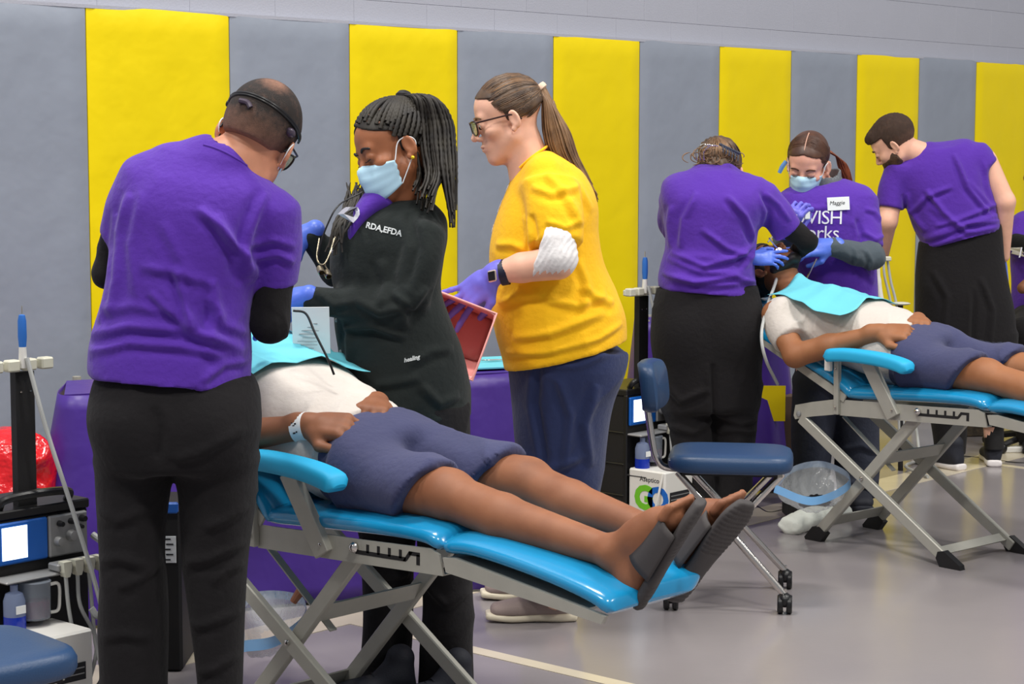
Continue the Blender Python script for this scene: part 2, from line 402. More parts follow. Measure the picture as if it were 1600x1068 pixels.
def hand_ops(o, fd, nd, side, curl=(0.5, 0.6, 0.7, 0.8), thumb=(0.6, 0.3), s_=1.0, spread=0.12, r0=1.0):
    """o wrist, fd finger direction, nd back-of-hand normal, side=+1 thumb on +cross side"""
    fd = nrm(fd); nd = np.array(nd, float); nd = nrm(nd-fd*(nd@fd)); sd = np.cross(fd, nd)*side
    o = np.array(o, float); W_ = lambda a, b, c: o+s_*(fd*a+sd*b+nd*c)
    R = np.array([fd, sd, nd]).T
    ops = [('u', ell(W_(0.050, 0, 0), s_*np.array([0.050, 0.040, 0.0165]), R), 0.0), ('u', rbox(W_(0.052, 0, 0), s_*np.array([0.040, 0.037, 0.013]), R, 0.012*s_), 0.012),
           ('u', caps(W_(-0.03, 0, 0), W_(0.03, 0, 0), 0.027*s_, 0.026*s_), 0.02)]
    Ls = [(0.043, 0.026, 0.021), (0.047, 0.030, 0.023), (0.044, 0.028, 0.022), (0.034, 0.021, 0.019)]
    rr = [0.0096, 0.0100, 0.0094, 0.0082]
    for i in range(4):
        b0 = 0.030-0.020*i; a0 = 0.090-0.004*abs(i-1); ang = -0.15; p = W_(a0, b0, 0.001); ops.append(('u', caps(W_(0.04, b0*0.8, 0.002), p, rr[i]*1.12*s_, rr[i]*1.12*s_), 0.010))
        sp_ = (1.2-i)*spread; c = curl[i]
        for j, L in enumerate(Ls[i]):
            ang += c*(0.9 if j == 0 else 1.1 if j == 1 else 0.7)
            d = (fd*math.cos(ang)-nd*math.sin(ang)); d = nrm(d+sd*sp_*math.cos(ang)); q = p+d*L*s_
            ops.append(('u', caps(p, q, rr[i]*(1-0.06*j)*s_*r0, rr[i]*(0.94-0.08*j)*s_*r0), 0.0035 if j else 0.006)); p = q
    t0 = W_(0.018, 0.022, -0.006); d1 = nrm(fd*0.62+sd*(0.75-0.2*thumb[1])-nd*thumb[0]*0.8); t1 = t0+d1*0.042*s_
    d2 = nrm(fd*(0.85)+sd*(0.35-thumb[1])-nd*thumb[0]*1.0); t2 = t1+d2*0.033*s_; d3 = nrm(fd*0.9+sd*(0.15-1.3*thumb[1])-nd*thumb[0]*1.1); t3 = t2+d3*0.026*s_
    ops += [('u', caps(t0, t1, 0.016*s_, 0.0125*s_), 0.015), ('u', caps(t1, t2, 0.0118*s_, 0.0105*s_), 0.005), ('u', caps(t2, t3, 0.0105*s_, 0.0088*s_), 0.004)]
    return ops
def head_ops(o, R, s_=1.0, neck=None, nr=0.056, lidopen=0.0, jaw=1.0, nose=1.0, nrb=None):
    T = lambda pr: tf(pr, o, R, s_)
    def r3(ax, ang):
        c, s = math.cos(ang), math.sin(ang); return np.array({'x': [[1, 0, 0], [0, c, -s], [0, s, c]], 'y': [[c, 0, s], [0, 1, 0], [-s, 0, c]], 'z': [[c, -s, 0], [s, c, 0], [0, 0, 1]]}[ax])
    o_ = [('u', T(ell((0, -0.018, 0.045), (0.074, 0.094, 0.080))), 0), ('u', T(ell((0, 0.034, 0.042), (0.061, 0.052, 0.056))), 0.02),
          ('u', T(ell((0, 0.034, -0.022), (0.056*jaw, 0.052, 0.070))), 0.03), ('u', T(caps((-0.047*jaw, 0.008, -0.050), (-0.012, 0.064, -0.092), 0.019, 0.015)), 0.025),
          ('u', T(caps((0.047*jaw, 0.008, -0.050), (0.012, 0.064, -0.092), 0.019, 0.015)), 0.025), ('u', T(ell((0, 0.072, -0.094), (0.021, 0.017, 0.017))), 0.02),
          ('u', T(ell((-0.040, 0.056, -0.018), (0.020, 0.022, 0.016))), 0.02), ('u', T(ell((0.040, 0.056, -0.018), (0.020, 0.022, 0.016))), 0.02),
          ('u', T(caps((-0.034, 0.072, 0.026), (0.034, 0.072, 0.026), 0.012)), 0.015),
          ('u', T(ell((0, 0.074, -0.056), (0.030, 0.021, 0.026))), 0.018),
          ('s', T(ell((-0.032, 0.098, 0.007), (0.018, 0.016, 0.011))), 0.012), ('s', T(ell((0.032, 0.098, 0.007), (0.018, 0.016, 0.011))), 0.012),
          ('u', T(caps((0, 0.080, 0.018), (0, 0.104*nose, -0.022), 0.0075, 0.0105)), 0.010), ('u', T(ell((-0.012, 0.094, -0.029), (0.008, 0.010, 0.007))), 0.006), ('u', T(ell((0.012, 0.094, -0.029), (0.008, 0.010, 0.007))), 0.006),
          ('s', T(ell((-0.006, 0.102, -0.036), (0.003, 0.004, 0.004))), 0.003), ('s', T(ell((0.006, 0.102, -0.036), (0.003, 0.004, 0.004))), 0.003),
          ('u', T(ell((0, 0.092, -0.052), (0.021, 0.0085, 0.0052))), 0.005), ('u', T(ell((0, 0.090, -0.0625), (0.018, 0.009, 0.0062))), 0.005),
          ('s', T(caps((-0.024, 0.094, -0.0568), (0.024, 0.094, -0.0568), 0.0012)), 0.003),
          ('u', T(ell((-0.031, 0.0775, 0.007), (0.0150, 0.0135, 0.0125))), 0.004), ('u', T(ell((0.031, 0.0775, 0.007), (0.0150, 0.0135, 0.0125))), 0.004)]
    for sx in (-1, 1):
        if lidopen: o_.append(('s', T(ell((sx*0.031, 0.092, 0.006), (0.0125, 0.010, lidopen))), 0.001))
        else: o_.append(('s', T(caps((sx*0.020, 0.0925, 0.001), (sx*0.043, 0.090, 0.001), 0.001)), 0.002))
        Re = r3('z', sx*0.45)@r3('x', -0.15)
        o_ += [('u', T(ell((sx*0.080, -0.010, -0.004), (0.007, 0.0165, 0.028), Re)), 0.006), ('s', T(ell((sx*0.087, -0.006, -0.001), (0.006, 0.011, 0.020), Re)), 0.004),
               ('u', T(ell((sx*0.077, -0.001, -0.030), (0.006, 0.008, 0.009))), 0.005)]
    if neck is not None:
        a = np.array(o)+R@np.array([0, -0.022, -0.035])*s_
        o_.append(('u', caps(a, neck, nr*0.98, nrb or nr*1.05), 0.03))
    return o_
def hair_cap_ops(o, R, s_=1.0, d=0.006, line=None, extra=()):
    """skull cap grown by d, cut at a hairline given in the head frame"""
    T = lambda pr: tf(pr, o, R, s_)
    ops = [('u', T(ell((0, -0.018, 0.045), (0.074+d, 0.094+d, 0.080+d))), 0), ('u', T(ell((0, 0.034, 0.042), (0.061+d, 0.052+d*0.6, 0.056+d))), 0.02)]
    for e in extra: ops.append(('u', T(e[0]), e[1]))
    if line is not None: ops.append(('i', (None, None, lambda p: line(((p-np.array(o))@R)/s_)*s_), 0.004))
    return ops
def HL(o, R, s_=1.0):
    o = np.array(o, float); return lambda x, y, z: o+s_*(R@np.array([x, y, z]))
def skin_obj(name, ops, h, m, parent, **kw):
    V, Q = sdf_mesh(ops, h, **kw); return mesh_obj(name, V, Q, m, parent), V, Q
def join_meshes(parts):
    Vs, Qs, b = [], [], 0
    for V, Q in parts: Vs.append(V); Qs.append(np.asarray(Q)+b); b += len(V)
    return np.concatenate(Vs), np.concatenate(Qs)
def mask_obj(o, R, s_, parent, m, loopm, ear=True, low=0.0):
    """surgical mask: pleated sheet standing off the lower face, with two ear loops"""
    H = HL(o, R, s_); nu, nv = 29, 15; G = np.zeros((nu, nv, 3))
    for i in range(nu):
        a = (i/(nu-1)-0.5)*2
        for j in range(nv):
            b = j/(nv-1); th = a*1.42; zz = -0.004-0.092*b; bulge = math.sin(math.pi*min(1, b*1.05))**0.7
            rx = 0.068-0.006*b; ry = (0.066+0.024*bulge*(1-abs(a)**1.5)) if b < 0.75 else (0.066+0.024*bulge*(1-abs(a)**1.5)); yc = 0.026
            x = rx*math.sin(th)*(1-0.15*b*(abs(a))); y = yc+ry*math.cos(th)+0.0015*math.sin(b*math.pi*7)
            nosef = math.exp(-(a/0.16)**2)*math.exp(-((b-0.10)/0.22)**2)*0.012
            zed = zz*(1-0.35*abs(a)**2)-0.012*abs(a)**2-low+(0.010*math.exp(-(a/0.25)**2))*(1-b)
            G[i, j] = H(x, y+nosef, zed)
    mo = MB().grid(G).build('face_mask', m, parent); solidify(mo, 0.0016, 0)
    if ear:
        for sx in (-1, 1):
            i = 0 if sx < 0 else nu-1
            pts = spline([G[i, 0], H(sx*0.074, 0.012, 0.014), H(sx*0.083, -0.016, 0.016), H(sx*0.083, -0.028, -0.004), H(sx*0.074, -0.006, -0.035), G[i, nv-1]], 6)
            MB().tube(pts, 0.0016, 6).build('ear_loop', loopm, mo)
    return mo
def fade_mat():
    if 'hair_fade' in MATS: return MATS['hair_fade']
    m = mat('hair_fade', (50, 40, 36), 0.75, bump=(700, 0.8, 0.003)); nt = m.node_tree; a = nt.nodes.new('ShaderNodeAttribute'); a.attribute_name = 'hair_colour'
    nt.links.new(a.outputs['Color'], nt.nodes['Principled BSDF'].inputs['Base Color']); return m
def short_hair(name, V, Q, o, R, s_, dark, skin, parent, nape=-0.024, patch=None):
    """cropped hair whose own colour thins out to the scalp at the nape, temples and crown"""
    ob = mesh_obj(name, V, Q, fade_mat(), parent); q = ((V-np.array(o))@R)/s_
    n1 = vnoise(V*230)*.5+vnoise(V*90)*.5
    edge = np.clip((q[:, 2]-nape-.2*np.maximum(0, q[:, 1]))/.060, 0, 1); den = .35+.65*edge
    if patch is not None:
        d = (q-np.array([0, -.018, .045])); d /= np.linalg.norm(d, axis=1)[:, None]; an = np.arccos(np.clip(d@nrm(patch[0]), -1, 1)); den *= 1-.75*np.clip(1.35-an/patch[1], 0, 1)
    den = np.clip(den+(n1-.5)*.45, 0, 1)[:, None]; c = np.array(lin(skin))*(1-den)+np.array(lin(dark))*den
    at = ob.data.color_attributes.new('hair_colour', 'FLOAT_COLOR', 'POINT'); at.data.foreach_set('color', np.concatenate([c, np.ones((len(c), 1))], 1).astype(np.float32).ravel()); return ob
def strands(name, lines, r, m, parent, seg=4, taper=True, bead=0.0):
    mb = MB()
    V, Fc = [], []
    for ln in lines:
        ln = np.array(ln); n = len(ln); t = np.linspace(0, 1, n); rr = r*((1-0.55*t**3)*np.clip(0.25+t*4, 0, 1) if taper else np.ones(n))
        if bead: rr = rr*(1+bead*np.sin(np.arange(n)*math.pi*0.9))
        mb.tube(ln, rr, seg, cap=False)
    return mb.build(name, m, parent, sharp=None)
# ================================================================== materials
FLOOR = mat('floor_paint', (146, 140, 140), 0.2, rgb2=(137, 131, 133), vscale=1.3, bump=[(70, 0.05, 0.003), (2.5, 0.04, 0.02)], rvar=0.06, spec=0.55)
CREAM = mat('court_line', (205, 194, 172), 0.24, var=0.04, vscale=6)
WALLP = mat('wall_paint', (172, 174, 185), 0.6, var=0.02, vscale=3, bump=(140, 0.25, 0.004))
PADG = mat('pad_grey', (143, 150, 163), 0.45, spec=0.35, var=0.035, vscale=2.5, bump=[(5, 0.22, 0.03), (22, 0.10, 0.006)])
PADY = mat('pad_yellow', (240, 214, 0), 0.45, spec=0.3, var=0.02, vscale=2.5, bump=[(5, 0.22, 0.03), (26, 0.12, 0.006)])
BASEB = mat('base_paint', (96, 90, 88), 0.6)
CYAN = mat('vinyl_cyan', (24, 140, 192), 0.22, coat=0.5, bump=[(30, 0.10, 0.004)])
CYANF = mat('arm_cyan', (34, 170, 218), 0.55, bump=[(40, 0.12, 0.003)])
METAL = mat('frame_metal', (170, 168, 158), 0.45, metal=0.2, var=0.03, vscale=20)
CHROME = mat('chrome', (205, 200, 195), 0.16, metal=1.0)
BLACKP = mat('black_plastic', (22, 22, 24), 0.35)
BLACKM = mat('black_matte', (24, 23, 24), 0.6, bump=(120, 0.2, 0.002))
NAVYV = mat('vinyl_navy', (38, 66, 102), 0.4, bump=[(220, 0.25, 0.002), (12, 0.06, 0.01)])
TEAL = mat('vinyl_teal', (60, 170, 190), 0.4)
WHITEP = mat('white_plastic', (222, 220, 214), 0.35)
HOLDER = mat('holder_plastic', (206, 204, 186), 0.45)
TUBEM = mat('tube_grey', (176, 178, 176), 0.4)
BLUEH = mat('blue_grip', (44, 108, 190), 0.45)
PANELB = mat('panel_blue', (22, 92, 180), 0.35)
PANELG = mat('panel_grey', (150, 150, 150), 0.4, metal=0.3)
SCREEN = mat('screen_light', (235, 248, 255), 0.3, emit=1.6)
JUG = mat('clear_jug', (200, 210, 225), 0.08, trans=0.75, ior=1.2)
LIQB = mat('liquid_blue', (30, 60, 190), 0.1, trans=0.3)
LIQR = mat('liquid_red', (120, 30, 60), 0.15, trans=0.3)
BAGC = mat('clear_bag', (205, 208, 210), 0.15, alpha=0.42, bump=[(25, 0.6, 0.02)])
BAGR = mat('bag_rim', (120, 175, 225), 0.3, alpha=0.85)
REDB = mat('red_bag', (215, 20, 30), 0.22, bump=[(14, 0.8, 0.03)], coat=0.4)
CARD = mat('cardboard', (150, 110, 75), 0.8)
PURPLEC = mat('purple_plastic', (70, 42, 136), 0.42, bump=[(7, 0.25, 0.03)])
PINK = mat('pink_plastic', (240, 168, 162), 0.3)
PAPER = mat('paper_white', (232, 234, 234), 0.8)
INK = mat('ink', (30, 30, 34), 0.7)
TOWEL = mat('white_cloth', (225, 228, 218), 0.9, bump=(60, 0.4, 0.004))
BIBM = mat('bib_cyan', (106, 198, 214), 0.75, bump=[(300, 0.2, 0.001), (9, 0.10, 0.01)])
LOGOG = mat('logo_green', (110, 190, 40), 0.5); LOGOB = mat('logo_blue', (20, 100, 190), 0.5)
YCAP = mat('pad_stand_in', (236, 208, 0), 0.5)
# ================================================================== the room
fl = MB().add([(-14, -6, 0), (18, -6, 0), (18, 26, 0), (-14, 26, 0)], [(0, 1, 2, 3)]).build('floor', FLOOR, smooth=False); fl['kind'] = 'structure'
def line_strip(name, u0, u1, v0, v1, z=0.0015):
    o = MB().prism([WF(u0, v0, 0.0002), WF(u1, v0, 0.0002), WF(u1, v1, 0.0002), WF(u0, v1, 0.0002)], (0, 0, z)).build(name, CREAM, smooth=False); o['kind'] = 'structure'
line_strip('trim_1', -6, 14, 1.09, 1.27)
line_strip('trim_2', 0.0, 0.055, 1.27, 7.0)
line_strip('trim_3', 4.04, 4.085, 1.27, 7.0)
# wall with painted blocks above the pads
wall = MB().prism([WF(-8, -0.062, 0), WF(16, -0.062, 0), WF(16, -0.062, 7.2), WF(-8, -0.062, 7.2)], (-WN[0]*0.2, -WN[1]*0.2, 0)).build('wall_back', WALLP, smooth=False); wall['kind'] = 'structure'
bm_cache = None
for r in range(3):
    for i in range(24):
        u0 = -1.5+i*0.4064+(0.2032 if r % 2 else 0)-0.045; z0 = 1.815+0.2035*r
        c = WF(u0+0.2032, -0.062, z0+0.1018)
        if bm_cache is None:
            mb = MB().box((0, 0, 0), (0.4056, 0.012, 0.2027), None, 0.0012); o = mb.build('block', WALLP, local=True); bm_cache = o.data
        else: o = bpy.data.objects.new('block', bm_cache); COL.objects.link(o)
        o.parent = wall; o.location = tuple(c); o.rotation_euler = (0, 0, _a)
bb = MB().prism([WF(-8, -0.06, 0), WF(16, -0.06, 0), WF(16, -0.06, 0.07), WF(-8, -0.06, 0.07)], (WN[0]*0.02, WN[1]*0.02, 0)).build('baseboard_back', BASEB, smooth=False); bb['kind'] = 'structure'
ledge = MB().box(WF(4, -0.035, 1.925), (24, 0.05, 0.012), np.array([[WD[0], -WD[1], 0], [WD[1], WD[0], 0], [0, 0, 1]])).build('trim_4', WALLP, smooth=False); ledge['kind'] = 'structure'
edges = [-1.22, -0.61, 0.0, .631, 1.2315, 1.8384, 2.4403, 3.0418, 3.6577, 4.2652, 4.8775, 5.5079, 6.1386, 6.76, 7.37]
plab = ['grey wall pad left of the leftmost grey one, mostly outside the frame', 'large grey wall pad behind the blue-tipped handpiece post at the left edge', 'widest yellow wall pad behind the man in purple with a head strap',
        'grey wall pad between the man with the head strap and the masked woman with braids', 'yellow wall pad behind the woman with long braids', 'grey wall pad behind the face of the woman in glasses', 'yellow wall pad behind the long ponytail of the woman in the yellow shirt',
        'grey wall pad left of the bent purple-shirted dentist with a hair clip', 'yellow wall pad between the hair clip woman and the masked assistant', 'grey wall pad behind the masked assistant with the red ponytail', 'yellow wall pad behind the head of the bearded man', 'narrow grey wall pad behind the neck of the bearded man', 'yellow wall pad at the right edge beyond the bearded man', 'grey wall pad just past the right edge of the frame']
for i in range(1, 13):
    u0, u1 = edges[i]+0.002, edges[i+1]-0.002; z0, z1 = 0.078, 1.928 if i != 1 else 1.922
    nu, nz = 17, 45; G = []
    for a in range(nu):
        row = []
        for b in range(nz):
            s_, t = a/(nu-1), b/(nz-1); u = u0+(u1-u0)*s_; z = z0+(z1-z0)*t
            e = min(min(s_, 1-s_)*(u1-u0), min(t, 1-t)*(z1-z0)); v = -0.010*max(0, 1-e/0.014)**2
            row.append((u, v, z))
        G.append(row)
    G = np.array(G); n_ = vnoise(G*[3.2, 1, 2.1]+i*9)-0.5; n2 = vnoise(np.stack([G[..., 0]*9+G[..., 2]*6, G[..., 1], G[..., 2]*3+i*5], -1))-0.5
    dm = 1.4-G[..., 2]*0.5; ed = np.minimum(1, np.minimum(G[..., 0]-u0, u1-G[..., 0])/0.05)
    G[..., 1] += (0.004*n_+0.004*n2*np.clip(dm, 0.3, 1.2))*ed-0.002
    Gw = np.stack([W0[0]+WD[0]*G[..., 0]+WN[0]*G[..., 1], W0[1]+WD[1]*G[..., 0]+WN[1]*G[..., 1], G[..., 2]], -1)
    mb = MB().grid(Gw)
    bk = lambda u, z: WF(u, -0.055, z)
    nb = len(mb.v)
    # closed sides
    ring = [(a, 0) for a in range(nu)]+[(nu-1, b) for b in range(1, nz)]+[(a, nz-1) for a in range(nu-2, -1, -1)]+[(0, b) for b in range(nz-2, 0, -1)]
    vb = [WF(G[a, b, 0], -0.055, G[a, b, 2]) for a, b in ring]; mb.v += [tuple(x) for x in vb]; L = len(ring)
    for k in range(L):
        a, b = ring[k]; a2, b2 = ring[(k+1) % L]; mb.f.append((a*nz+b, nb+k, nb+(k+1) % L, a2*nz+b2))
    lc = WF((u0+u1)/2, -0.03, z0)
    o = mb.build('wall_pad', PADY if i % 2 == 0 else PADG, loc=lc, sharp=50)
    setp(o, plab[i], 'wall pad', 'yellow and grey pads along the wall')
# ================================================================== folding dental chair, local frame s (towards feet), t (far side), z
def build_chair(label):
    root = thing('dental_chair', label, 'dental chair', (0, 0, 0), 'portable dental chairs')
    B = lambda: MB()
    Wd_ = 0.40
    hub = [(-0.078, 0.448), (-0.086, 0.462), (-0.078, 0.501), (0.0, 0.520), (0.105, 0.540), (0.30, 0.549), (0.50, 0.555), (0.725, 0.566), (0.750, 0.556), (0.762, 0.512), (0.50, 0.502), (0.127, 0.488), (0.0, 0.466)]
    for t0, nm in ((-0.004, 'rail'), (Wd_-0.0, 'rail')):
        r = B().prism([(s, t0, z) for s, z in hub], (0, 0.006, 0)).build(nm, METAL, root, smooth=False)
        # lower flange of the rail
        B().prism([(0.13, t0, 0.488), (0.50, t0, 0.502), (0.762, t0, 0.512), (0.762, t0, 0.509), (0.50, t0, 0.498), (0.13, t0, 0.484)], (0, 0.03 if t0 < .1 else -0.03, 0)).build('flange', METAL, r, smooth=False)
        sg = -1 if t0 < 0.1 else 1
        # ratchet slot: dark recessed track with five teeth
        sy = t0-0.0008 if sg < 0 else t0+0.0068
        tr = B(); th = 0.0012
        def quad(a, b, c, d): tr.prism([(a[0], sy, a[1]), (b[0], sy, b[1]), (c[0], sy, c[1]), (d[0], sy, d[1])], (0, th, 0))
        L0 = lambda s: 0.5255+(s-0.49)*0.035
        quad((0.478, L0(.478)-0.006), (0.645, L0(.645)-0.006), (0.645, L0(.645)+0.004), (0.478, L0(.478)+0.004))
        for k in range(4): s = 0.515+0.036*k; quad((s, L0(s)), (s+0.009, L0(s)), (s+0.009, L0(s)+0.020), (s, L0(s)+0.020))
        quad((0.635, L0(.635)-0.006), (0.648, L0(.648)-0.004), (0.668, L0(.66)+0.019), (0.655, L0(.65)+0.019)); quad((0.655, L0(.66)+0.010), (0.69, L0(.69)+0.010), (0.69, L0(.69)+0.019), (0.655, L0(.66)+0.019)); quad((0.679, L0(.68)-0.010), (0.69, L0(.69)-0.010), (0.69, L0(.69)+0.014), (0.679, L0(.68)+0.014))
        tr.build('ratchet_slot', BLACKM, r, smooth=False)
        B().lathe((0.478, t0-0.001 if sg < 0 else t0+0.007, 0.535), [(0.001, 0), (0.012, 0.001), (0.013, 0.006), (0.009, 0.013), (0.004, 0.016)], (0, sg, 0), 14).build('bolt', CHROME, r)
    # crossed legs (outer pair then inner pair on each side)
    for t0 in (0.0, Wd_):
        ti = 0.028 if t0 < .1 else -0.028; sg = 1 if t0 < .1 else -1
        a = B().bar((-0.058, t0+0.006*sg, 0.455), (0.612, t0+0.006*sg, 0.022), 0.040, 0.020, (0.5, 0, 0.8), 0.003).build('leg', METAL, root, sharp=30)
        B().prism([(0.575, t0-0.008, 0.052), (0.600, t0-0.008, 0.058), (0.668, t0-0.008, 0.016), (0.672, t0-0.008, 0.0), (0.585, t0-0.008, 0.0), (0.568, t0-0.008, 0.028)], (0, 0.028, 0)).build('foot_cap', BLACKM, a, smooth=False)
        b = B().bar((0.010, t0+ti, 0.022), (0.455, t0+ti, 0.512), 0.040, 0.020, (0.8, 0, -0.5), 0.003).build('leg', METAL, root, sharp=30)
        B().prism([(-0.040, t0+ti-0.014, 0.010), (-0.036, t0+ti-0.014, 0.0), (0.035, t0+ti-0.014, 0.0), (0.060, t0+ti-0.014, 0.034), (0.028, t0+ti-0.014, 0.056), (-0.004, t0+ti-0.014, 0.052)], (0, 0.028, 0)).build('foot_cap', BLACKM, b, smooth=False)
        B().lathe((0.236, t0-0.005*sg, 0.266), [(0.001, 0), (0.008, 0.0005), (0.007, 0.005), (0.002, 0.008)], (0, -sg, 0), 12).build('bolt', CHROME, a)
        B().lathe((-0.060, t0-0.004*sg, 0.470), [(0.001, 0), (0.011, 0.0005), (0.010, 0.005), (0.002, 0.008)], (0, -sg, 0), 12).build('bolt', PANELG, a)
    B().bar((0.575, 0.0, 0.052), (0.575, Wd_, 0.052), 0.036, 0.005, (0.75, 0, -0.5)).build('stretcher', METAL, root, smooth=False)
    B().bar((0.045, 0.03, 0.075), (0.045, Wd_-0.03, 0.075), 0.044, 0.005, (0.5, 0, 0.85)).build('stretcher', METAL, root, smooth=False)
    B().bar((0.315, 0.03, 0.345), (0.315, Wd_-0.03, 0.345), 0.052, 0.005, (0.5, 0, 0.85)).build('stretcher', METAL, root, smooth=False)
    B().bar((0.10, 0.06, 0.47), (0.33, 0.06, 0.30), 0.022, 0.004, (0, 1, 0)).build('brace', METAL, root, smooth=False)
    # cushions: smooth shapes
    def cushion(name, pts, th, w0, w1, m, parent, taper=0.0):
        """pts: list of (s,z) of the top line; th thickness"""
        pts = [np.array([a, 0, b]) for a, b in pts]; pl = np.array(spline(pts, 5)); n = len(pl); G = []
        T = np.gradient(pl, axis=0); T /= np.linalg.norm(T, axis=1)[:, None]; Nn = np.stack([-T[:, 2], T[:, 1]*0, T[:, 0]], 1)
        prof = []
        K = 40
        for k in range(K):
            a = 2*math.pi*k/K; c, s_ = math.cos(a), math.sin(a); e = 0.32
            prof.append((math.copysign(abs(c)**e, c), math.copysign(abs(s_)**0.75, s_)))
        Ltot = np.cumsum(np.r_[0, np.linalg.norm(np.diff(pl, axis=0), axis=1)])
        for i in range(n):
            d = min(Ltot[i], Ltot[-1]-Ltot[i]); f_ = math.sqrt(max(0.0, 1-(1-min(1, d/(th*0.55)))**2)); f_ = max(f_, 0.06)
            tp = taper*max(0.0, i/(n-1)-0.45)**1.5*2.4; hw = (w1-w0-tp)/2-(1-f_)*th*0.35; row = []
            for c, s_ in prof:
                row.append(pl[i]+np.array([0, (w0+w1-tp)/2+hw*c, 0])+Nn[i]*(-th/2+th/2*s_*f_+(0.006*(1-c*c) if s_ > 0 else 0)))
            G.append(row)
        mb = MB(); mb.grid(np.array([r+[r[0]] for r in G])); mb.f.append(tuple(range(K))); mb.f.append(tuple((n-1)*(K+1)+k for k in range(K)))
        return mb.build(name, m, parent, sharp=60)
    st = cushion('seat', [(0.150, 0.592), (0.30, 0.602), (0.55, 0.617), (0.70, 0.618), (0.768, 0.600)], 0.052, -0.012, Wd_+0.03, CYAN, root)
    lr = cushion('leg_rest', [(0.752, 0.600), (0.86, 0.606), (1.05, 0.585), (1.20, 0.556), (1.262, 0.530)], 0.048, -0.012, Wd_+0.03, CYAN, root, 0.15)
    B().prism([(0.765, -0.008, 0.552), (0.80, -0.008, 0.556), (1.235, -0.008, 0.497), (1.225, -0.008, 0.478), (0.775, -0.008, 0.520)], (0, 0.012, 0)).build('leg_rest_frame', METAL, root, smooth=False)
    B().prism([(0.765, Wd_+0.006, 0.552), (0.80, Wd_+0.006, 0.556), (1.05, Wd_+0.006, 0.522), (1.04, Wd_+0.006, 0.503), (0.775, Wd_+0.006, 0.520)], (0, 0.012, 0)).build('leg_rest_frame', METAL, root, smooth=False)
    B().box((0.97, Wd_/2-0.02, 0.523), (0.40, Wd_-0.06, 0.006), np.array([[0.991, 0, 0.135], [0, 1, 0], [-0.135, 0, 0.991]])).build('leg_rest_board', METAL, root, smooth=False)
    br = cushion('backrest', [(0.205, 0.575), (0.14, 0.622), (0.0, 0.683), (-0.235, 0.775), (-0.33, 0.818), (-0.37, 0.838)][::-1], 0.055, -0.012, Wd_+0.03, CYAN, root)
    B().bar((0.155, -0.004, 0.548), (-0.35, -0.004, 0.778), 0.030, 0.008, (0.4, 0, 0.9)).build('back_frame', METAL, root, smooth=False)
    B().bar((0.155, Wd_+0.006, 0.548), (-0.35, Wd_+0.006, 0.778), 0.030, 0.008, (0.4, 0, 0.9)).build('back_frame', METAL, root, smooth=False)
    cushion('headrest', [(-0.60, 0.900), (-0.55, 0.892), (-0.45, 0.862), (-0.39, 0.842)], 0.05, 0.10, 0.31, CYAN, root)
    B().bar((-0.33, 0.2, 0.770), (-0.52, 0.2, 0.850), 0.05, 0.008, (0, 1, 0)).build('headrest_bracket', METAL, root, smooth=False)
    # armrests
    for t0 in (-0.045, Wd_+0.075):
        sg = 1 if t0 < 0.1 else -1
        ar = cushion('armrest', [(0.095, 0.722), (0.20, 0.732), (0.34, 0.728), (0.43, 0.716), (0.478, 0.700)], 0.042, t0-0.035, t0+0.035, CYANF, root)
        B().bar((0.27, t0+0.02*sg, 0.69), (0.378, t0+0.035*sg, 0.505), 0.052, 0.022, (0.9, 0, 0.45), 0.002).build('arm_strut', METAL, root, smooth=False)
        B().bar((0.124, t0+0.03*sg, 0.705), (0.124, t0+0.035*sg, 0.488), 0.021, 0.021, (1, 0, 0), 0.002).build('arm_post', METAL, root, smooth=False)
        B().box((0.098, t0+0.012*sg, 0.672), (0.028, 0.018, 0.052), None, 0.003).build('hinge_block', WHITEP, root, smooth=False)
        for (s, z) in ((0.124, 0.655), (0.124, 0.515), (0.377, 0.53), (0.098, 0.675)):
            B().lathe((s, t0+0.021*sg if s < .2 else t0+0.022*sg, z), [(0.001, 0), (0.005, 0.0005), (0.004, 0.003), (0.001, 0.004)], (0, -sg, 0), 8).build('bolt', CHROME, ar)
    return root
O1 = np.array([-0.714, 4.869]); A1 = -0.739; O2 = np.array([1.106, 7.238]); A2 = math.radians(-48.16)
ch1 = build_chair('cyan reclining dental chair in the foreground, carrying the patient in black slides')
ch2 = copy_tree(ch1); ch2['label'] = 'cyan reclining dental chair farther right, its four black feet all in view'
ch1.location = (O1[0], O1[1], 0); ch1.rotation_euler = (0, 0, A1); ch2.location = (O2[0], O2[1], 0); ch2.rotation_euler = (0, 0, A2)
BR1 = math.radians(12)
for o in list(ch1.children):
    if o.name.split('.')[0] in ('backrest', 'back_frame', 'headrest', 'headrest_bracket'):
        o.matrix_local = Matrix.Translation((0.17, 0, 0.57)) @ Matrix.Rotation(BR1, 4, 'Y') @ Matrix.Translation((-0.17, 0, -0.57))
def CH1(s, t, z): c, n = math.cos(A1), math.sin(A1); return np.array([O1[0]+c*s-n*t, O1[1]+n*s+c*t, z])
def CH2(s, t, z): c, n = math.cos(A2), math.sin(A2); return np.array([O2[0]+c*s-n*t, O2[1]+n*s+c*t, z])
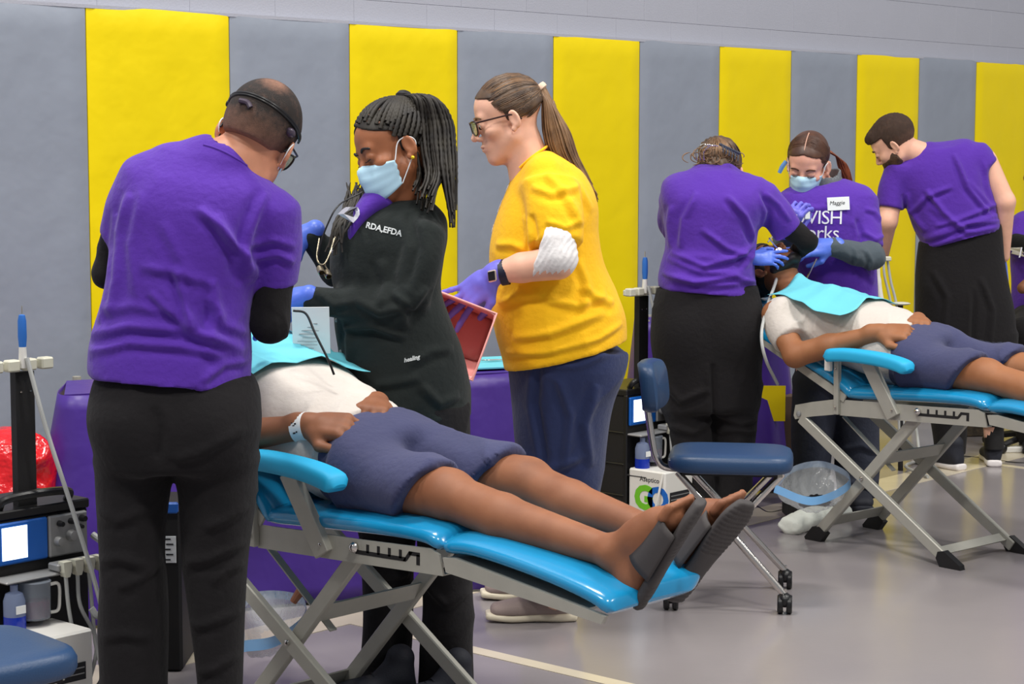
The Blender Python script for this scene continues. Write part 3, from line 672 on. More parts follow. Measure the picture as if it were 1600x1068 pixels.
# ================================================================== rolling stool (local: seat centre at origin)
def build_stool(label):
    root = thing('operator_stool', label, 'stool', (0, 0, 0), 'navy folding operator stools on casters')
    def sl(v, e): return math.copysign(abs(v)**e, v)
    K = 36; G = []
    for j, (zz, gr) in enumerate([(-0.026, 0.0), (-0.026, 0.92), (-0.022, 0.97), (-0.010, 1.0), (0.010, 1.0), (0.024, 0.965), (0.030, 0.90), (0.033, 0.6), (0.034, 0.0)]):
        G.append([(0.198*gr*sl(math.cos(2*math.pi*k/K), 0.42), 0.165*gr*sl(math.sin(2*math.pi*k/K), 0.42), 0.462+zz) for k in range(K+1)])
    MB().grid(np.array(G)).build('seat', NAVYV, root, sharp=50)
    ul = MB().box((0, 0, 0.431), (0.30, 0.26, 0.008)).build('seat_plate', BLACKM, root, smooth=False)
    zs = 0.432
    for y in (-0.125, 0.165):
        MB().tube([(-0.165, y*0.8, zs), (0.175, y*1.2, 0.062)], 0.0115, 12).build('leg', CHROME, root)
        MB().tube([(0.165, y*0.8+0.02, zs), (-0.175, y*1.2, 0.062)], 0.0115, 12).build('leg', CHROME, root)
    MB().tube([(0.0, -0.13, 0.26), (0.0, 0.16, 0.26)], 0.007, 10).build('cross_rod', CHROME, root)
    MB().bar((0.155, -0.11, 0.430), (0.155, 0.15, 0.430), 0.02, 0.012, (1, 0, 0)).build('cross_rod', METAL, root, smooth=False)
    for cx_, cy_ in ((0.178, -0.152), (0.178, 0.20), (-0.178, -0.152), (-0.178, 0.20)):
        c = MB()
        for dx in (-0.014, 0.014): c.lathe((cx_+dx-0.009, cy_, 0.030), [(0.001, 0), (0.027, 0.0), (0.030, 0.004), (0.030, 0.014), (0.027, 0.018), (0.001, 0.018)], (1, 0, 0), 18)
        w_ = c.build('caster', BLACKP, root)
        MB().ball((cx_, cy_, 0.044), (0.022, 0.029, 0.024), None, 14, 8).build('caster_hood', BLACKP, w_)
        MB().tube([(cx_, cy_, 0.055), (cx_, cy_, 0.078)], 0.006, 8).build('caster_stem', CHROME, w_)
    # curved back support
    pts = spline([(-0.10, -0.02, 0.432), (-0.20, -0.05, 0.437), (-0.232, -0.06, 0.465), (-0.248, -0.06, 0.52), (-0.275, -0.06, 0.70)], 7)
    MB().tube(pts, 0.0115, 12).build('back_tube', CHROME, root)
    G = []
    for j, (zz, gr) in enumerate([(-0.022, 0.0), (-0.022, 0.90), (-0.016, 0.97), (0.0, 1.0), (0.014, 0.97), (0.020, 0.88), (0.022, 0.0)]):
        G.append([(-0.258+zz*1.2, -0.04+0.120*gr*sl(math.cos(2*math.pi*k/K), 0.5)+0.0, 0.70+0.082*gr*sl(math.sin(2*math.pi*k/K), 0.5)) for k in range(K+1)])
    G = np.array(G); G[..., 0] += -(G[..., 2]-0.70)*0.12+(G[..., 1]+0.04)*0.12+((G[..., 1]+0.04)/0.12)**2*0.02
    MB().grid(G).build('backrest', NAVYV, root, sharp=50)
    return root
stool = build_stool('navy folding stool with a small backrest on four black casters, between the two dental chairs')
stool2 = copy_tree(stool); stool2['label'] = 'navy stool seat cut off by the bottom left corner of the picture'
stool.location = (0.702, 6.285, 0.0); stool.rotation_euler = (0, 0, math.radians(-8))
s2 = P(20, 1035, 3.78); stool2.location = (s2[0]-0.10, s2[1]-0.01, 0.0); stool2.rotation_euler = (0, 0, math.radians(42))
# ================================================================== delivery units (case with console, jugs, compressor box), frame a (along wall), b (into room)
def build_unit(label):
    root = thing('delivery_unit', label, 'dental machine', (0, 0, 0), 'portable dental delivery units')
    Bx = lambda n, a0, a1, b0, b1, z0, z1, m, p=None, bev=0.004: MB().box(((a0+a1)/2, -(b0+b1)/2, (z0+z1)/2), (a1-a0, b1-b0, z1-z0), None, bev).build(n, m, p or root, smooth=False)
    # local y = -b so that +y points at the wall
    case = Bx('case', 0.0, 0.30, -0.22, -0.0, 0.02, 0.515, BLACKM)
    Bx('case_lid', -0.004, 0.305, -0.225, 0.004, 0.515, 0.54, BLACKP)
    MB().tube(spline([(0.04, 0.02, 0.54), (0.05, 0.0, 0.568), (0.15, -0.01, 0.575), (0.24, 0.0, 0.566), (0.25, 0.02, 0.54)], 6), 0.011, 10).build('handle', BLACKP, root)
    Bx('corner_post', -0.006, 0.004, -0.012, 0.006, 0.02, 0.52, BLACKP, case)
    for zz in (0.13, 0.25, 0.37): Bx('case_rib', -0.005, 0.001, -0.215, -0.01, zz, zz+0.008, BLACKP, case)
    lt = Bx('latch', -0.014, -0.004, -0.17, -0.125, 0.24, 0.34, PANELB, case)
    Bx('latch_slot', -0.016, -0.013, -0.152, -0.144, 0.25, 0.33, BLACKP, lt)
    pn = Bx('console', 0.008, 0.168, 0.0, 0.012, 0.402, 0.510, PANELB)
    Bx('screen', 0.028, 0.103, 0.012, 0.0145, 0.415, 0.499, SCREEN, pn, 0.0005)
    kp = Bx('control_panel', 0.170, 0.290, 0.0, 0.014, 0.402, 0.510, PANELG)
    for (a, z, r) in ((0.20, 0.47, 0.008), (0.235, 0.472, 0.008), (0.27, 0.475, 0.009), (0.195, 0.425, 0.013), (0.235, 0.435, 0.015), (0.262, 0.455, 0.006)):
        MB().lathe((a, -0.014, z+0.018), [(r, 0), (r*1.05, 0.004), (r*0.8, 0.018), (0.001, 0.019)], (0, -1, 0), 14).build('knob', PANELG if r > .01 else BLACKP, kp)
    Bx('tray_rail', 0.0, 0.30, 0.0, 0.07, 0.366, 0.374, PANELG)
    hb = Bx('handpiece_holder', 0.15, 0.305, 0.03, 0.075, 0.376, 0.396, PANELG)
    for k in range(4):
        a = 0.172+0.036*k
        MB().prism([(a-0.013, -0.065, 0.402), (a+0.013, -0.065, 0.402), (a+0.011, -0.065, 0.375), (a+0.006, -0.065, 0.362), (a-0.006, -0.065, 0.362), (a-0.011, -0.065, 0.375)], (0, -0.024, 0)).build('holder_clip', HOLDER, hb, smooth=False)
    # tubes hanging from the clips
    for k in range(4):
        a = 0.172+0.036*k; rr = [0.0, 0.03, -0.01, 0.02][k]
        MB().tube(spline([(a, -0.078, 0.362), (a+0.004, -0.082, 0.28), (a+0.02+rr, -0.085, 0.18), (a+0.05-0.04*k*0.4, -0.06-0.02*k, 0.09), (a+0.03, -0.04, 0.03)], 6), 0.0052, 8).build('hose', TUBEM, root)
    MB().tube(spline([(0.315, 0.0, 0.44), (0.325, -0.06, 0.40), (0.30, -0.09, 0.30), (0.255, -0.10, 0.25), (0.24, -0.09, 0.27)], 6), 0.009, 10).build('suction_hose', TUBEM, root)
    MB().tube(spline([(0.285, -0.075, 0.38), (0.285, -0.075, 0.50), (0.290, -0.075, 0.545), (0.335, -0.08, 0.585)], 6), 0.003, 8).build('syringe_tip', CHROME, root)
    # jug and bottle
    jg = MB().lathe((0.10, -0.045, 0.262), [(0.001, 0.0), (0.036, 0.0), (0.039, 0.004), (0.040, 0.092), (0.042, 0.096), (0.040, 0.098), (0.001, 0.097)], (0, 0, 1), 24).build('jug', JUG, root)
    MB().tube(spline([(0.138, -0.055, 0.345), (0.162, -0.06, 0.342), (0.164, -0.06, 0.30), (0.158, -0.06, 0.275), (0.138, -0.055, 0.272)], 5), 0.0045, 8).build('jug_handle', WHITEP, jg)
    MB().lathe((0.10, -0.045, 0.266), [(0.001, 0.0), (0.034, 0.0), (0.035, 0.045), (0.001, 0.045)], (0, 0, 1), 20).build('liquid', LIQR, jg)
    bt = MB().lathe((0.035, -0.05, 0.22), [(0.001, 0), (0.026, 0.0), (0.028, 0.004), (0.028, 0.10), (0.022, 0.118), (0.010, 0.124), (0.010, 0.140), (0.001, 0.141)], (0, 0, 1), 20).build('bottle', mat('bottle_haze', (150, 165, 200), 0.2, trans=0.5), root)
    MB().lathe((0.035, -0.05, 0.221), [(0.001, 0), (0.0285, 0.0), (0.0285, 0.06), (0.001, 0.06)], (0, 0, 1), 20).build('liquid', LIQB, bt)
    MB().box((0.035, -0.0785, 0.30), (0.028, 0.002, 0.02)).build('sticker', PAPER, bt)
    Bx('shelf', -0.002, 0.17, -0.0, 0.10, 0.212, 0.220, BLACKM)
    # compressor box standing in front
    cb = Bx('compressor_box', 0.0, 0.175, 0.012, 0.185, 0.02, 0.245, WHITEP, None, 0.006)
    Bx('box_base', 0.004, 0.171, 0.016, 0.181, 0.0, 0.02, BLACKM, cb, 0.002)
    Bx('vent_label', 0.03, 0.15, 0.185, 0.187, 0.12, 0.165, INK, cb, 0.0005)
    for zz in (0.135, 0.150): Bx('label_stripe', 0.035, 0.145, 0.187, 0.188, zz, zz+0.003, PANELG, cb, 0.0002)
    Bx('socket', 0.07, 0.12, 0.185, 0.200, 0.045, 0.085, BLACKP, cb, 0.002)
    Rm = np.array([[0, 0, -1], [-1, 0, 0], [0, 1, 0]], float)   # right = -y(local), up = z, out = -x
    Rm = np.array([[0, 0, -1], [-1, 0, 0], [0, 1, 0]], float)
    text_mesh('G', 0.12, Rm, (-0.0008, -0.042, 0.100), LOGOG, 'logo_letter', cb, 0.0006, bold=0.006)
    text_mesh('O', 0.12, Rm, (-0.0008, -0.104, 0.100), LOGOB, 'logo_letter', cb, 0.0006, bold=0.006)
    text_mesh('Aseptico', 0.026, Rm, (-0.0008, -0.066, 0.202), INK, 'logo_word', cb, 0.0004)
    text_mesh('ultra Portable', 0.016, Rm, (-0.0008, -0.060, 0.068), PANELG, 'logo_word', cb, 0.0004)
    text_mesh('dental system', 0.009, Rm, (-0.0008, -0.080, 0.054), PANELG, 'logo_word', cb, 0.0004)
    MB().tube(spline([(0.0, -0.175, 0.24), (-0.012, -0.165, 0.16), (-0.012, -0.150, 0.09), (0.0, -0.168, 0.04), (0.06, -0.20, 0.01)], 6), 0.0045, 8).build('power_cable', WHITEP, root)
    # tall post with handpiece bracket
    Bx('post', 0.105, 0.162, -0.05, -0.025, 0.52, 0.886, BLACKM, None, 0.001)
    for k in range(2): MB().lathe((0.12+0.028*k, 0.023, 0.835), [(0.001, 0), (0.003, 0), (0.002, 0.002), (0.001, 0.002)], (0, -1, 0), 8).build('rivet', CHROME, root)
    hd = MB()
    for k in range(4): hd.box((0.04+0.05*k, 0.018, 0.905), (0.036, 0.03, 0.030), None, 0.004)
    hd.box((0.115, 0.032, 0.903), (0.19, 0.014, 0.022), None, 0.003)
    hd.build('bracket', HOLDER, root, smooth=False)
    MB().lathe((0.118, 0.010, 0.898), [(0.001, 0), (0.010, 0), (0.011, 0.02), (0.010, 0.04), (0.009, 0.06), (0.001, 0.061)], (0, 0, 1), 14).build('handpiece_collar', WHITEP, root)
    MB().lathe((0.118, 0.010, 0.948), [(0.001, 0), (0.009, 0), (0.0115, 0.03), (0.011, 0.07), (0.008, 0.085), (0.001, 0.087)], (0, 0, 1), 14).build('handpiece', BLUEH, root)
    MB().lathe((0.118, 0.010, 1.033), [(0.0015, 0), (0.0015, 0.022), (0.0005, 0.024)], (0, 0, 1), 8).build('handpiece_tip', CHROME, root)
    MB().tube(spline([(0.12, -0.005, 0.925), (0.15, -0.04, 0.74), (0.20, -0.08, 0.52), (0.25, -0.11, 0.30), (0.285, -0.11, 0.12), (0.24, -0.13, 0.02)], 6), 0.0058, 8).build('hose', TUBEM, root)
    # barcode sticker on far side and side bag
    return root
un2 = build_unit('portable dental machine with a lit screen and white compressor box, behind the navy stool')
un1 = copy_tree(un2); un1['label'] = 'portable dental machine at the left edge beside the man with the head strap'
def place_unit(o, px, py, Y):
    q = P(px, py, Y); o.location = (q[0], q[1], 0); o.rotation_euler = (0, 0, _a)
place_unit(un2, 979, 640, 7.42)
place_unit(un1, -16, 860, 4.92)
# ================================================================== people
SKA = mat('skin_tan', (196, 134, 104), 0.5, var=0.05, vscale=30, sss=0.08, bump=(300, 0.15, 0.001))
SKB = mat('skin_brown', (160, 100, 66), 0.45, var=0.06, vscale=30, sss=0.06, bump=(300, 0.15, 0.001))
SKC = mat('skin_fair', (236, 182, 156), 0.5, var=0.04, vscale=30, sss=0.08, bump=(300, 0.15, 0.001))
SKD = mat('skin_rosy', (232, 172, 150), 0.5, var=0.05, vscale=30, sss=0.08, bump=(300, 0.15, 0.001))
SKP = mat('skin_deep', (148, 96, 66), 0.6, rgb2=(128, 80, 54), vscale=9, sss=0.05, bump=(300, 0.15, 0.001))
SKP2 = mat('skin_warm_brown', (160, 106, 70), 0.6, rgb2=(146, 94, 60), vscale=9, sss=0.05, bump=(300, 0.15, 0.001))
TEEP = mat('tee_purple', (82, 37, 160), 0.85, bump=WEAVE, sheen=0.15, var=0.04, vscale=6)
TEEY = mat('tee_yellow', (255, 194, 2), 0.85, bump=WEAVE, sheen=0.1, var=0.02, vscale=6)
TEEG = mat('tee_grey', (204, 196, 188), 0.88, bump=WEAVE, sheen=0.1, var=0.02, vscale=6)
SLEEVEK = mat('sleeve_black', (20, 18, 20), 0.88, spec=0.3, bump=WEAVE, sheen=0.04)
SLEEVEG = mat('sleeve_grey', (72, 82, 90), 0.85, bump=WEAVE, sheen=0.1)
SLEEVEW = mat('sleeve_white', (235, 232, 232), 0.85, bump=WEAVE)
PANTK = mat('pants_black', (25, 23, 25), 0.92, spec=0.3, bump=WEAVE, sheen=0.04, var=0.1, vscale=5)
JACK = mat('jacket_black', (28, 34, 33), 0.88, spec=0.3, bump=WEAVE, sheen=0.08, var=0.1, vscale=6)
PANTN = mat('pants_navy', (36, 48, 90), 0.9, bump=WEAVE, sheen=0.15, var=0.08, vscale=6)
JEAN = mat('pants_slate', (46, 50, 64), 0.9, bump=WEAVE, var=0.1, vscale=6)
SHORT = mat('shorts_navy', (60, 63, 98), 0.88, bump=WEAVE, sheen=0.1, var=0.04, vscale=6)
GLOVE = mat('glove_violet', (112, 108, 216), 0.38, bump=(90, 0.3, 0.002), var=0.03, vscale=20)
GLOVEB = mat('glove_blue', (88, 118, 220), 0.38, bump=(90, 0.3, 0.002), var=0.03, vscale=20)
MASKM = mat('mask_blue', (182, 218, 236), 0.8, bump=(200, 0.15, 0.001))
LOOPM = mat('loop_white', (238, 240, 242), 0.7)
HAIRK = mat('hair_black', (26, 22, 22), 0.5, var=0.2, vscale=60)
HAIRA = mat('hair_buzz', (44, 34, 30), 0.75, rgb2=(62, 48, 42), vscale=90, bump=(700, 0.8, 0.003))
HAIRBR = mat('braid_dark', (28, 24, 22), 0.6, rgb2=(46, 41, 33), vscale=25)
HAIRBL = mat('hair_light_brown', (146, 112, 80), 0.42, rgb2=(98, 72, 52), vscale=22)
HAIRBD = mat('hair_dark_blond', (66, 50, 40), 0.45, rgb2=(96, 74, 54), vscale=26)
HAIRE = mat('hair_brown', (70, 46, 36), 0.42, rgb2=(92, 60, 44), vscale=24)
HAIRR = mat('hair_auburn', (150, 80, 44), 0.42, rgb2=(112, 58, 34), vscale=24)
HAIRF = mat('hair_short_brown', (66, 46, 34), 0.6, rgb2=(92, 66, 48), vscale=60, bump=(400, 0.6, 0.003))
EYEW = mat('eye_white', (225, 220, 215), 0.2); EYED = mat('eye_dark', (50, 34, 26), 0.1)
LENS = mat('lens_glass', (190, 205, 150), 0.05, alpha=0.45)
LIP = mat('lip', (190, 110, 100), 0.4)
SHOEG = mat('shoe_mesh', (150, 134, 128), 0.8, bump=(400, 0.5, 0.002)); SOLEW = mat('shoe_sole', (218, 208, 184), 0.5)
SHOEK = mat('shoe_black', (30, 32, 42), 0.7, bump=(400, 0.4, 0.002)); SOLEL = mat('sole_white', (232, 226, 224), 0.5)
SLIDE = mat('slide_rubber', (64, 60, 60), 0.7, bump=(30, 0.1, 0.003))
WHITEINK = mat('print_white', (236, 236, 244), 0.7)
X3 = np.array([1.0, 0, 0])
def garment(name, ops, h, m, parent, fold=None, **kw):
    V, Q = sdf_mesh(ops, h, fold=fold, **kw); o = mesh_obj(name, V, Q, m, parent); return o, V, Q
def person(label, loc, group=None): return thing('person', label, 'person', loc, group)
def shoe(o, fd, m, sm, parent, L=0.28, name='shoe', s_=1.0, low=False):
    """o = heel bottom on the floor, fd toe direction"""
    fd = nrm([fd[0], fd[1], 0]); sd = np.array([-fd[1], fd[0], 0]); up = np.array([0, 0, 1.0]); R = np.array([sd, fd, up]).T; o = np.array(o, float)
    W_ = lambda a, b, c: o+R@np.array([a, b, c])
    ops = [('u', loft([(W_(0, 0.0, 0.045), 0.030, 0.026), (W_(0, 0.04, 0.05), 0.036, 0.040), (W_(0, 0.12, 0.045), 0.038, 0.036), (W_(0, 0.20, 0.038), 0.046, 0.028), (W_(0, L-0.015, 0.034), 0.034, 0.020)], u=sd, rc=0.018, ex=2.3), 0),
           ('u', ell(W_(0, 0.055, 0.085), (0.034, 0.045, 0.030), R), 0.03), ('i', half(W_(0, 0, 0.024), (0, 0, -1)), 0)]
    if not low: ops.insert(2, ('u', caps(W_(0, 0.045, 0.08), W_(0, 0.04, 0.12), 0.036, 0.038), 0.02))
    V, Q = sdf_mesh(ops, 0.0045); s0 = mesh_obj(name, V, Q, m, parent)
    ops = [('u', loft([(W_(0, -0.008, 0.016), 0.034, 0.017), (W_(0, 0.05, 0.014), 0.038, 0.016), (W_(0, 0.12, 0.015), 0.036, 0.015), (W_(0, 0.20, 0.014), 0.047, 0.014), (W_(0, L, 0.020), 0.034, 0.013)], u=sd, rc=0.010, ex=3.0), 0)]
    V, Q = sdf_mesh(ops, 0.0045); mesh_obj('sole', V, Q, sm, s0)
    mb = MB()
    for k in range(5):
        y = 0.115+0.018*k; z = 0.083-0.0055*k*1.4
        mb.tube(spline([W_(-0.024, y, z-0.010), W_(0, y+0.003, z+0.004), W_(0.024, y, z-0.010)], 3), 0.0022, 5)
    mb.build('laces', sm, s0)
    return s0
def glasses(H, parent, m, lens=True):
    mb = MB()
    fr = []
    for sx in (-1, 1):
        pts = [H(sx*x, y, z) for x, y, z in [(0.009, 0.108, 0.012), (0.014, 0.108, 0.022), (0.035, 0.106, 0.025), (0.056, 0.098, 0.022), (0.058, 0.097, 0.006), (0.048, 0.100, -0.012), (0.026, 0.106, -0.015), (0.012, 0.108, -0.004), (0.009, 0.108, 0.012)]]
        mb.tube(spline(pts, 4), 0.0026, 6); mb.tube([H(sx*0.057, 0.098, 0.019), H(sx*0.076, 0.060, 0.016), H(sx*0.080, 0.0, 0.012), H(sx*0.080, -0.018, 0.006), H(sx*0.077, -0.030, -0.010)], 0.0026, 6)
    mb.tube([H(-0.010, 0.108, 0.016), H(0.010, 0.108, 0.016)], 0.0026, 6)
    g = mb.build('glasses', m, parent)
    if lens:
        for sx in (-1, 1):
            V = [H(sx*x, y, z) for x, y, z in [(0.014, 0.108, 0.022), (0.035, 0.106, 0.025), (0.056, 0.098, 0.022), (0.058, 0.097, 0.006), (0.048, 0.100, -0.012), (0.026, 0.106, -0.015), (0.012, 0.108, -0.004)]]
            MB().prism(V, (R_off(H)*0.0008)).build('lens', LENS, g, smooth=False)
    return g
def R_off(H): return H(0, 1, 0)-H(0, 0, 0)
def eyes(H, parent, r=0.0128):
    for sx in (-1, 1):
        e = MB().ball(H(sx*0.031, 0.0775, 0.0065), r, None, 16, 10).build('eyeball', EYEW, parent)
        MB().ball(H(sx*0.0312, 0.0775+r*0.62, 0.002), r*0.52, None, 12, 8).build('iris', EYED, e)
def brows(H, parent, m, up=0.0):
    for sx in (-1, 1):
        MB().tube(spline([H(sx*0.014, 0.090, 0.026+up), H(sx*0.030, 0.0895, 0.033+up), H(sx*0.049, 0.078, 0.026+up)], 5), [0.0022]+[0.0034]*5+[0.003]*4+[0.0012], 6).build('eyebrow', m, parent)
def lips(H, parent, m=None):
    MB().ball(H(0, 0.0945, -0.0525), (0.019, 0.0078, 0.0042), HR(H), 14, 8).build('lips', m or LIP, parent)
    MB().ball(H(0, 0.0925, -0.0615), (0.016, 0.0082, 0.0050), HR(H), 14, 8).build('lips', m or LIP, parent)
def HR(H): o = H(0, 0, 0); return np.array([H(1, 0, 0)-o, H(0, 1, 0)-o, H(0, 0, 1)-o]).T
def surf_lines(H, starts, knot, n=14, d=0.006, bulge=0.0, jit=0.0, rx=0.074, ry=0.094, rz=0.080, cy=-0.018, cz=0.045):
    """lines running over the skull from hairline points to a knot (head frame)"""
    out = []; kn = np.array(knot, float)
    for s0 in starts:
        s0 = np.array(s0, float); ln = []
        for i in range(n):
            t = i/(n-1); p = s0*(1-t)+kn*t; q = (p-np.array([0, cy, cz]))
            R_ = np.array([rx+d, ry+d, rz+d]); l_ = np.linalg.norm(q/R_); l_ = max(l_, 0.05)
            ps = q/l_
            ff = np.array([0.061+d, 0.052+d*0.6, 0.056+d]); q2 = ps*1.0
            out_p = np.array([0, cy, cz])+ps*(1+bulge*math.sin(math.pi*t))
            w_ = min(1, (1-t)*6); p_ = out_p*w_+kn*(1-w_) if t > 0.85 else out_p
            if jit: p_ = p_+RNG.normal(0, jit, 3)*min(1, t*4)
            ln.append(H(*p_))
        out.append(np.array(ln))
    return out
def wrist_frame(a, b): return nrm(np.array(b)-np.array(a))
def glove_obj(ops, cuff, m, parent, name='glove', h=0.003):
    """cuff = (point on forearm, wrist point)"""
    a, b, r0, r1 = cuff
    V, Q = sdf_mesh(ops+[('u', caps(a, b, r0, r1), 0.012)], h); return mesh_obj(name, V, Q, m, parent)

def on_surf(bv, px, py, Yn, off=0.0, d=(0, 1, 0)):
    o_ = P(px, py, Yn); h = bv.ray_cast(Vector(C0), Vector(nrm(o_-C0)))
    return (np.array(h[0])-nrm(o_-C0)*off) if h[0] is not None else o_
# ---------------------------------------------------------------- A: man with the head strap, seen from behind
YA = 4.42; k = YA/FPX
A = person('man in purple tee over black sleeves, from behind, a strap round his head', P(270, 1262, YA)*[1, 1, 0])
oA = P(402, 219, YA+0.05); RA = frame((0.40, 0.30, 0.86), (0.10, 0.93, -0.36)); HA = HL(oA, RA, 1.04)
nbA = P(338, 268, YA-0.01)
hdops = head_ops(oA, RA, 1.04, neck=nbA, nr=0.058, nrb=0.066, jaw=1.05)
hdops += [('u', caps(P(300, 262, YA), P(385, 285, YA), 0.045), 0.05)]
V1, Q1 = sdf_mesh(hdops, 0.0035)
trunk = [('u', loft([sec(155, 380, 570, YA, .10), sec(185, 385, 430, YA, .10), sec(215, 415, 300, YA, .09)], rc=0.05), 0), ('u', caps(P(250, 600, YA), P(215, 760, YA), 0.075, 0.06), 0.03), ('u', caps(P(300, 600, YA), P(335, 760, YA), 0.075, 0.06), 0.03),
         ('u', caps(P(215, 760, YA), P(215, 1190, YA), 0.06, 0.035), 0.02), ('u', caps(P(335, 760, YA), P(345, 1190, YA), 0.06, 0.035), 0.02)]
V2, Q2 = sdf_mesh(trunk, 0.012)
# hands (mostly hidden in front of him)
hw1 = P(350, 470, YA+0.42); 
hopsA = hand_ops(hw1, (0.3, 0.9, -0.3), (-0.2, 0.3, 0.9), 1)
bodyA = mesh_obj('body', *join_meshes([(V1, Q1), (V2, Q2)]), SKA, A)
eyes(HA, bodyA); brows(HA, bodyA, HAIRK)
# tee
shL, shR = P(236, 276, YA), P(430, 330, YA-0.01)
teeA = [('u', loft([sec(139, 393, 606, YA, .165), sec(141, 393, 570, YA, .158), sec(150, 394, 530, YA, .150), sec(162, 392, 480, YA, .145), sec(171, 398, 430, YA, .145), sec(182, 412, 380, YA, .145), sec(190, 430, 320, YA, .135), sec(212, 430, 282, YA, .110), sec(252, 404, 252, YA, .075)], rc=0.012, ex=2.2), 0),
        ('u', caps(shL, shR, 0.050, 0.050), 0.05), ('u', caps(P(285, 262, YA), P(325, 258, YA), 0.050, 0.060), 0.05), ('u', caps(P(325, 258, YA), P(352, 262, YA-0.005), 0.058, 0.062), 0.03),
        ('i', half(P(270, 592, YA), (-0.075, 0, -1)), 0.003)]
slvL = [('u', loft([(P(232, 274, YA), 0.048, 0.062), (P(205, 318, YA+0.01), 0.048, 0.062), (P(184, 372, YA+0.03), 0.040, 0.056)], rc=0.006), 0)]
slvR = [('u', loft([(P(428, 322, YA), 0.052, 0.066), (P(436, 374, YA+0.01), 0.054, 0.068), (P(431, 444, YA+0.03), 0.050, 0.064)], rc=0.006), 0)]
ops = teeA[:-1]+[('u', slvL[0][1], 0.035), ('u', slvR[0][1], 0.035), ('s', caps(P(350, 240, YA), P(400, 180, YA+.05), 0.046, 0.05), 0.006), teeA[-1]]
ridgesA = [([(325, 322), (358, 352), (388, 392), (402, 432)], 0.010, 0.010), ([(290, 410), (304, 455), (314, 505)], 0.009, 0.010), ([(252, 448), (285, 480), (314, 505)], 0.008, 0.010), ([(345, 430), (352, 480), (340, 520)], 0.007, 0.011), ([(215, 300), (200, 360), (196, 430), (185, 490)], 0.007, 0.012), ([(235, 410), (300, 420), (350, 440)], 0.005, 0.012), ([(420, 300), (400, 350), (385, 400), (392, 440)], 0.009, 0.010), ([(350, 330), (375, 380), (388, 430)], 0.006, 0.012), ([(400, 400), (440, 395), (462, 410)], 0.006, 0.008), ([(395, 380), (430, 370), (465, 385)], 0.005, 0.008),
           ([(190, 330), (183, 380), (180, 440), (168, 500)], 0.006, 0.010), ([(240, 300), (220, 380), (230, 460)], 0.004, 0.014), ([(150, 520), (220, 500), (300, 505), (380, 530)], 0.007, 0.012), ([(150, 545), (220, 525), (300, 530), (385, 552)], 0.006, 0.010),
           ([(300, 470), (340, 520), (390, 545)], 0.007, 0.012), ([(330, 440), (360, 500), (392, 520)], 0.006, 0.011), ([(270, 440), (300, 490), (360, 560)], 0.005, 0.012), ([(330, 585), (360, 560), (392, 560)], 0.006, 0.009), ([(170, 480), (230, 470), (290, 480)], 0.004, 0.012), ([(270, 340), (310, 420), (330, 480)], 0.004, 0.014)]
tA, VA, QA = garment('tee_shirt', ops, 0.006, TEEP, A, fold=mkfold(YA, ridgesA, 0.0040, 5.5, (1, 1, 0.45), 3))
# collar band and hems
bvA = bvh(VA, QA); MB().tube(spline([on_surf(bvA, x, y, YA, 0.0) for x, y in ((318, 226), (335, 231), (352, 238), (370, 248), (386, 259))], 5), 0.0028, 8).build('collar_seam', TEEP, tA)
# long black sleeves
sl = [('u', caps(P(186, 352, YA+.03), P(170, 425, YA+.03), 0.034, 0.035), 0), ('u', caps(P(170, 425, YA+.03), P(300, 450, YA+.36), 0.035, 0.027), 0.012)]
garment('long_sleeve', sl, 0.006, SLEEVEK, A, fold=mkfold(YA, [], 0.003, 14, (1, 1, 1), 9))
sl = [('u', caps(P(430, 400, YA+.02), P(422, 505, YA), 0.046, 0.044), 0), ('u', caps(P(422, 505, YA), P(425, 470, YA+.34), 0.042, 0.028), 0.015)]
garment('long_sleeve', sl, 0.006, SLEEVEK, A, fold=mkfold(YA, [], 0.003, 14, (1, 1, 1), 5))
wA = P(427, 468, YA+.35)
glove_obj(hand_ops(wA, (-0.55, 0.75, -0.3), (0.2, 0.3, 0.9), 1), (wA, P(425, 470, YA+.33), 0.029, 0.030), GLOVEB, A)
wA2 = P(302, 450, YA+.37)
glove_obj(hand_ops(wA2, (0.5, 0.8, -0.1), (-0.2, 0.3, 0.9), -1), (wA2, P(296, 450, YA+.35), 0.028, 0.030), GLOVEB, A)
# trousers
pt = [('u', loft([sec(150, 388, 580, YA, .135), sec(144, 401, 606, YA, .150), sec(142, 405, 640, YA, .162), sec(150, 402, 690, YA, .160), sec(154, 398, 728, YA, .150)], rc=0.02, ex=2.3), 0),
      ('u', loft([sec(150, 274, 712, YA, .110), sec(154, 262, 790, YA, .105), sec(158, 256, 860, YA, .095), sec(155, 262, 950, YA, .09), sec(158, 262, 1068, YA, .085), sec(165, 262, 1235, YA, .08)], rc=0.01, ex=2.2), 0.02),
      ('u', loft([sec(272, 402, 712, YA, .110), sec(280, 397, 790, YA, .105), sec(284, 389, 850, YA, .09), sec(294, 384, 950, YA, .085), sec(308, 380, 1068, YA, .08), sec(308, 378, 1235, YA, .075)], rc=0.01, ex=2.2), 0.03),
      ('u', ell(P(208, 665, YA-0.06), (0.085, 0.10, 0.09)), 0.05), ('u', ell(P(334, 668, YA-0.06), (0.085, 0.10, 0.09)), 0.05)]
